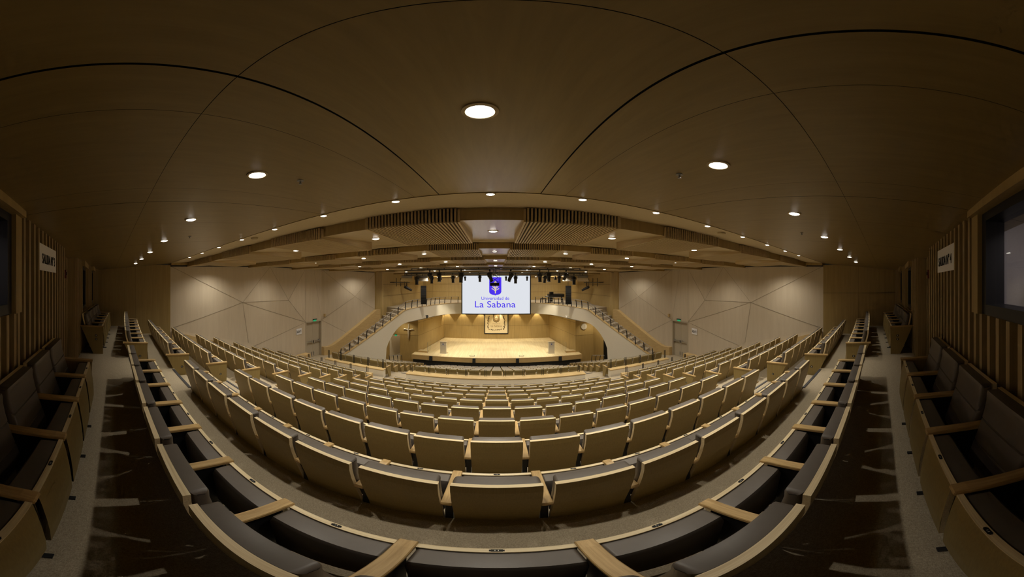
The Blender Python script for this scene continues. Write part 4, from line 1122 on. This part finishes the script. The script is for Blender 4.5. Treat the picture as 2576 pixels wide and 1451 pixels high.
        t = thing('surveillance_camera', f'small {"black" if s<0 else "pale"} camera mounted low on the {side} arch face', 'camera', (-s * -5.72 if False else s * 5.60, 19.5, -2.66))
        b = MB(); b.tube([(0, 0, .1), (0, 0, .0), (0, 0, -.1)], .1, m, 10, [.07, .11, .08]); b.build('housing', t)
        b = MB(); b.tube([(0, -.05, -.05), (-s * .04, -.24, -.10)], .06, m, 10, [.08, .06]); b.build('lens_tube', t)
        b = MB(); b.box(*sorted((0, s * .14)), -.04, .04, .0, .06, m); b.build('bracket', t)
rig()

def piano():
    t = thing('grand_piano', 'black grand piano on the right end of the gallery', 'piano', (5.95, 24.6, -1.95), 0)
    out = [(-.78, -.45), (-.78, .55), (-.45, .62), (.1, .60), (.62, .42), (.85, .12), (.85, -.18), (.62, -.38), (.2, -.45)]
    b = MB(); b.prism(out, lambda u, v, w: (u, v, w), .62, .90, 'black'); b.build('case', t)
    b = MB(); b.box(-1.0, -.78, -.45, .6, .62, .70, 'black'); b.box(-.98, -.80, -.42, .57, .70, .715, 'mark'); b.build('keyboard', t)
    b = MB(); b.prism([(u * .98, v * .95) for u, v in out], lambda u, v, w: (u, v * .9 + .02, w + (.18 if u > 0 else .22)), .78, .80, 'black'); b.build('lid', t)
    b = MB(); b.box(-.62, -.30, -.2, .35, .90, 1.14, 'black'); b.build('music_desk', t)
    for x, y in ((-.68, -.35), (-.68, .45), (.6, 0)):
        b = MB(); b.tube([(x, y, .62), (x, y, .1), (x, y, .0)], .06, 'black', 8, [.08, .05, .04]); b.build('leg', t)
    b = MB(); b.box(-.55, -.35, -.1, .1, .1, .62, 'black'); b.build('pedal_lyre', t)
    t = thing('piano_bench', 'dark piano bench left of the grand piano on the gallery', 'bench', (4.62, 24.5, -1.95))
    b = MB(); b.box(-.28, .28, -.2, .2, .42, .52, 'black'); b.build('cushion', t)
    for x in (-.25, .25):
        for y in (-.17, .17): b = MB(); b.box(x - .025, x + .025, y - .025, y + .025, 0, .42, 'black'); b.build('leg', t)
    t = thing('microphone_base', 'small black stand with round base between bench and piano', 'stand', (5.12, 24.5, -1.95))
    b = MB(); b.tube([(0, 0, 0), (0, 0, .05), (0, 0, .08)], .2, 'black', 12, [.2, .2, .05]); b.build('base', t)
    b = MB(); b.tube([(0, 0, .05), (0, 0, .5)], .015, 'black', 6); b.build('pole', t)
piano()

# ------------------------------------------------------------------ gallery scallops, and lamps added to light stage, wall and corridor
def lamps():
    l = bpy.data.lights.new('scallop', 'SPOT'); l.energy = 160; l.spot_size = R(64); l.spot_blend = .35; l.shadow_soft_size = .04; l.color = (1, .84, .58)
    g = MB(); g.disc((0, 0, 0), .09, 'lamp', 16); gl = g.build('lens', link=False)
    for i, x in enumerate((-5.85, -3.94, -1.87, .15, 2.25, 4.7)):
        t = thing('recessed_downlight', f'recessed stage wall downlight under the gallery, {ORD[i+1]} from the left', 'ceiling light', (x, 28.62, -2.885), 0, 'stage wall downlights')
        copy_obj(gl, t); o = bpy.data.objects.new('lamp', l); COL.objects.link(o); o.parent = t; o.location = (0, 0, -.05); o.rotation_euler = (R(6), 0, 0)
    l2 = bpy.data.lights.new('passage', 'SPOT'); l2.energy = 130; l2.spot_size = R(120); l2.spot_blend = .6; l2.shadow_soft_size = .05; l2.color = (1, .85, .6)
    for s in (-1, 1):  # the corridor one is added to brighten its white wall
        for x, y, q in ((8.5, 20.9, 'inner'), (8.9, 18.6, 'outer')) + (((9.45, 23.6, 'added corridor'),) if s < 0 else ()):
            t = thing('recessed_downlight', f'{q} recessed downlight under the gallery, {"left" if s<0 else "right"} side passage', 'ceiling light', (s * x, y, -2.885), 0, 'passage downlights')
            copy_obj(gl, t); o = bpy.data.objects.new('lamp', l2); COL.objects.link(o); o.parent = t; o.location = (0, 0, -.05)
    l3 = bpy.data.lights.new('added_stage_down', 'SPOT'); l3.energy = 190; l3.spot_size = R(150); l3.spot_blend = .6; l3.shadow_soft_size = .1; l3.color = (1, .93, .78)  # unseen lights added so the stage floor is evenly lit
    for i, x in enumerate((-4.2, -2.1, 0, 2.1, 4.2)):
        t = thing('recessed_downlight', f'unseen downlight added above the stage floor, {ORD[i+1]} from the left', 'ceiling light', (x, 25.4, -2.885), 0, 'added stage floor downlights')
        copy_obj(gl, t); o = bpy.data.objects.new('lamp', l3); COL.objects.link(o); o.parent = t; o.location = (0, 0, -.05)
    w = bpy.data.lights.new('wash', 'SPOT'); w.energy = 1300; w.spot_size = R(48); w.spot_blend = .8; w.shadow_soft_size = .15; w.color = (1, .91, .72)  # wash added to brighten the stage, besides the rig's own spotlights
    for i, (x, tx) in enumerate(((-4.8, -3.5), (5.0, 3.5))):
        t = thing('added_wash_lamp', f'wash lamp added to light the stage, {ORD[i+1]} from the left', 'added lamp', (x, 20.9, .35))
        b = MB(); b.tube([(0, 0, .3), (0, 0, .1), (0, 0, 0)], .1, 'black', 10, [.06, .11, .12]); b.build('housing', t)
        o = bpy.data.objects.new('lamp', w); COL.objects.link(o); o.parent = t; o.location = (0, 0, -.03)
        d = Vector((tx, 23.2, -6.5)) - Vector((x, 20.9, .32)); o.rotation_euler = d.to_track_quat('-Z', 'Y').to_euler()
    u = bpy.data.lights.new('added_upper_wash', 'SPOT'); u.energy = 1150; u.spot_size = R(110); u.spot_blend = .8; u.shadow_soft_size = .15; u.color = (1, .84, .58)  # wash added to brighten the upper gallery wall
    for i, (x, tx) in enumerate(((-5.8, -6.5), (6.0, 6.7))):
        t = thing('added_wash_lamp', f'added wall wash lamp at the {"left" if x<0 else "right"} side of the gallery', 'added lamp', (x, 25.0, .9))
        b = MB(); b.tube([(0, 0, .3), (0, 0, .1), (0, 0, 0)], .1, 'black', 10, [.06, .11, .12]); b.build('housing', t)
        o = bpy.data.objects.new('lamp', u); COL.objects.link(o); o.parent = t; o.location = (0, 0, -.03)
        d = Vector((tx, 30.4, -1.0)) - Vector((x, 25.0, .87)); o.rotation_euler = d.to_track_quat('-Z', 'Y').to_euler()
lamps()

# ------------------------------------------------------------------ world and lift to floor level
wd = bpy.data.worlds.new('dim_world'); wd.use_nodes = True; S.world = wd
wd.node_tree.nodes['Background'].inputs['Color'].default_value = (.01, .008, .005, 1)
for o in list(bpy.data.objects):
    if not o.users_collection: bpy.data.objects.remove(o)
for o in list(COL.objects):
    if o.parent is None: o.location.z += ZO
S.view_settings.view_transform = 'Standard'; S.view_settings.look = 'None'; S.view_settings.exposure = 0
S.cycles.use_denoising = True
S.cycles.max_bounces = 6; S.cycles.diffuse_bounces = 4; S.cycles.glossy_bounces = 2
S.cycles.use_adaptive_sampling = True; S.cycles.adaptive_threshold = .04; S.cycles.adaptive_min_samples = 16; S.cycles.transparent_max_bounces = 12
S.cycles.sample_clamp_indirect = 4; S.cycles.caustics_reflective = False; S.cycles.caustics_refractive = False
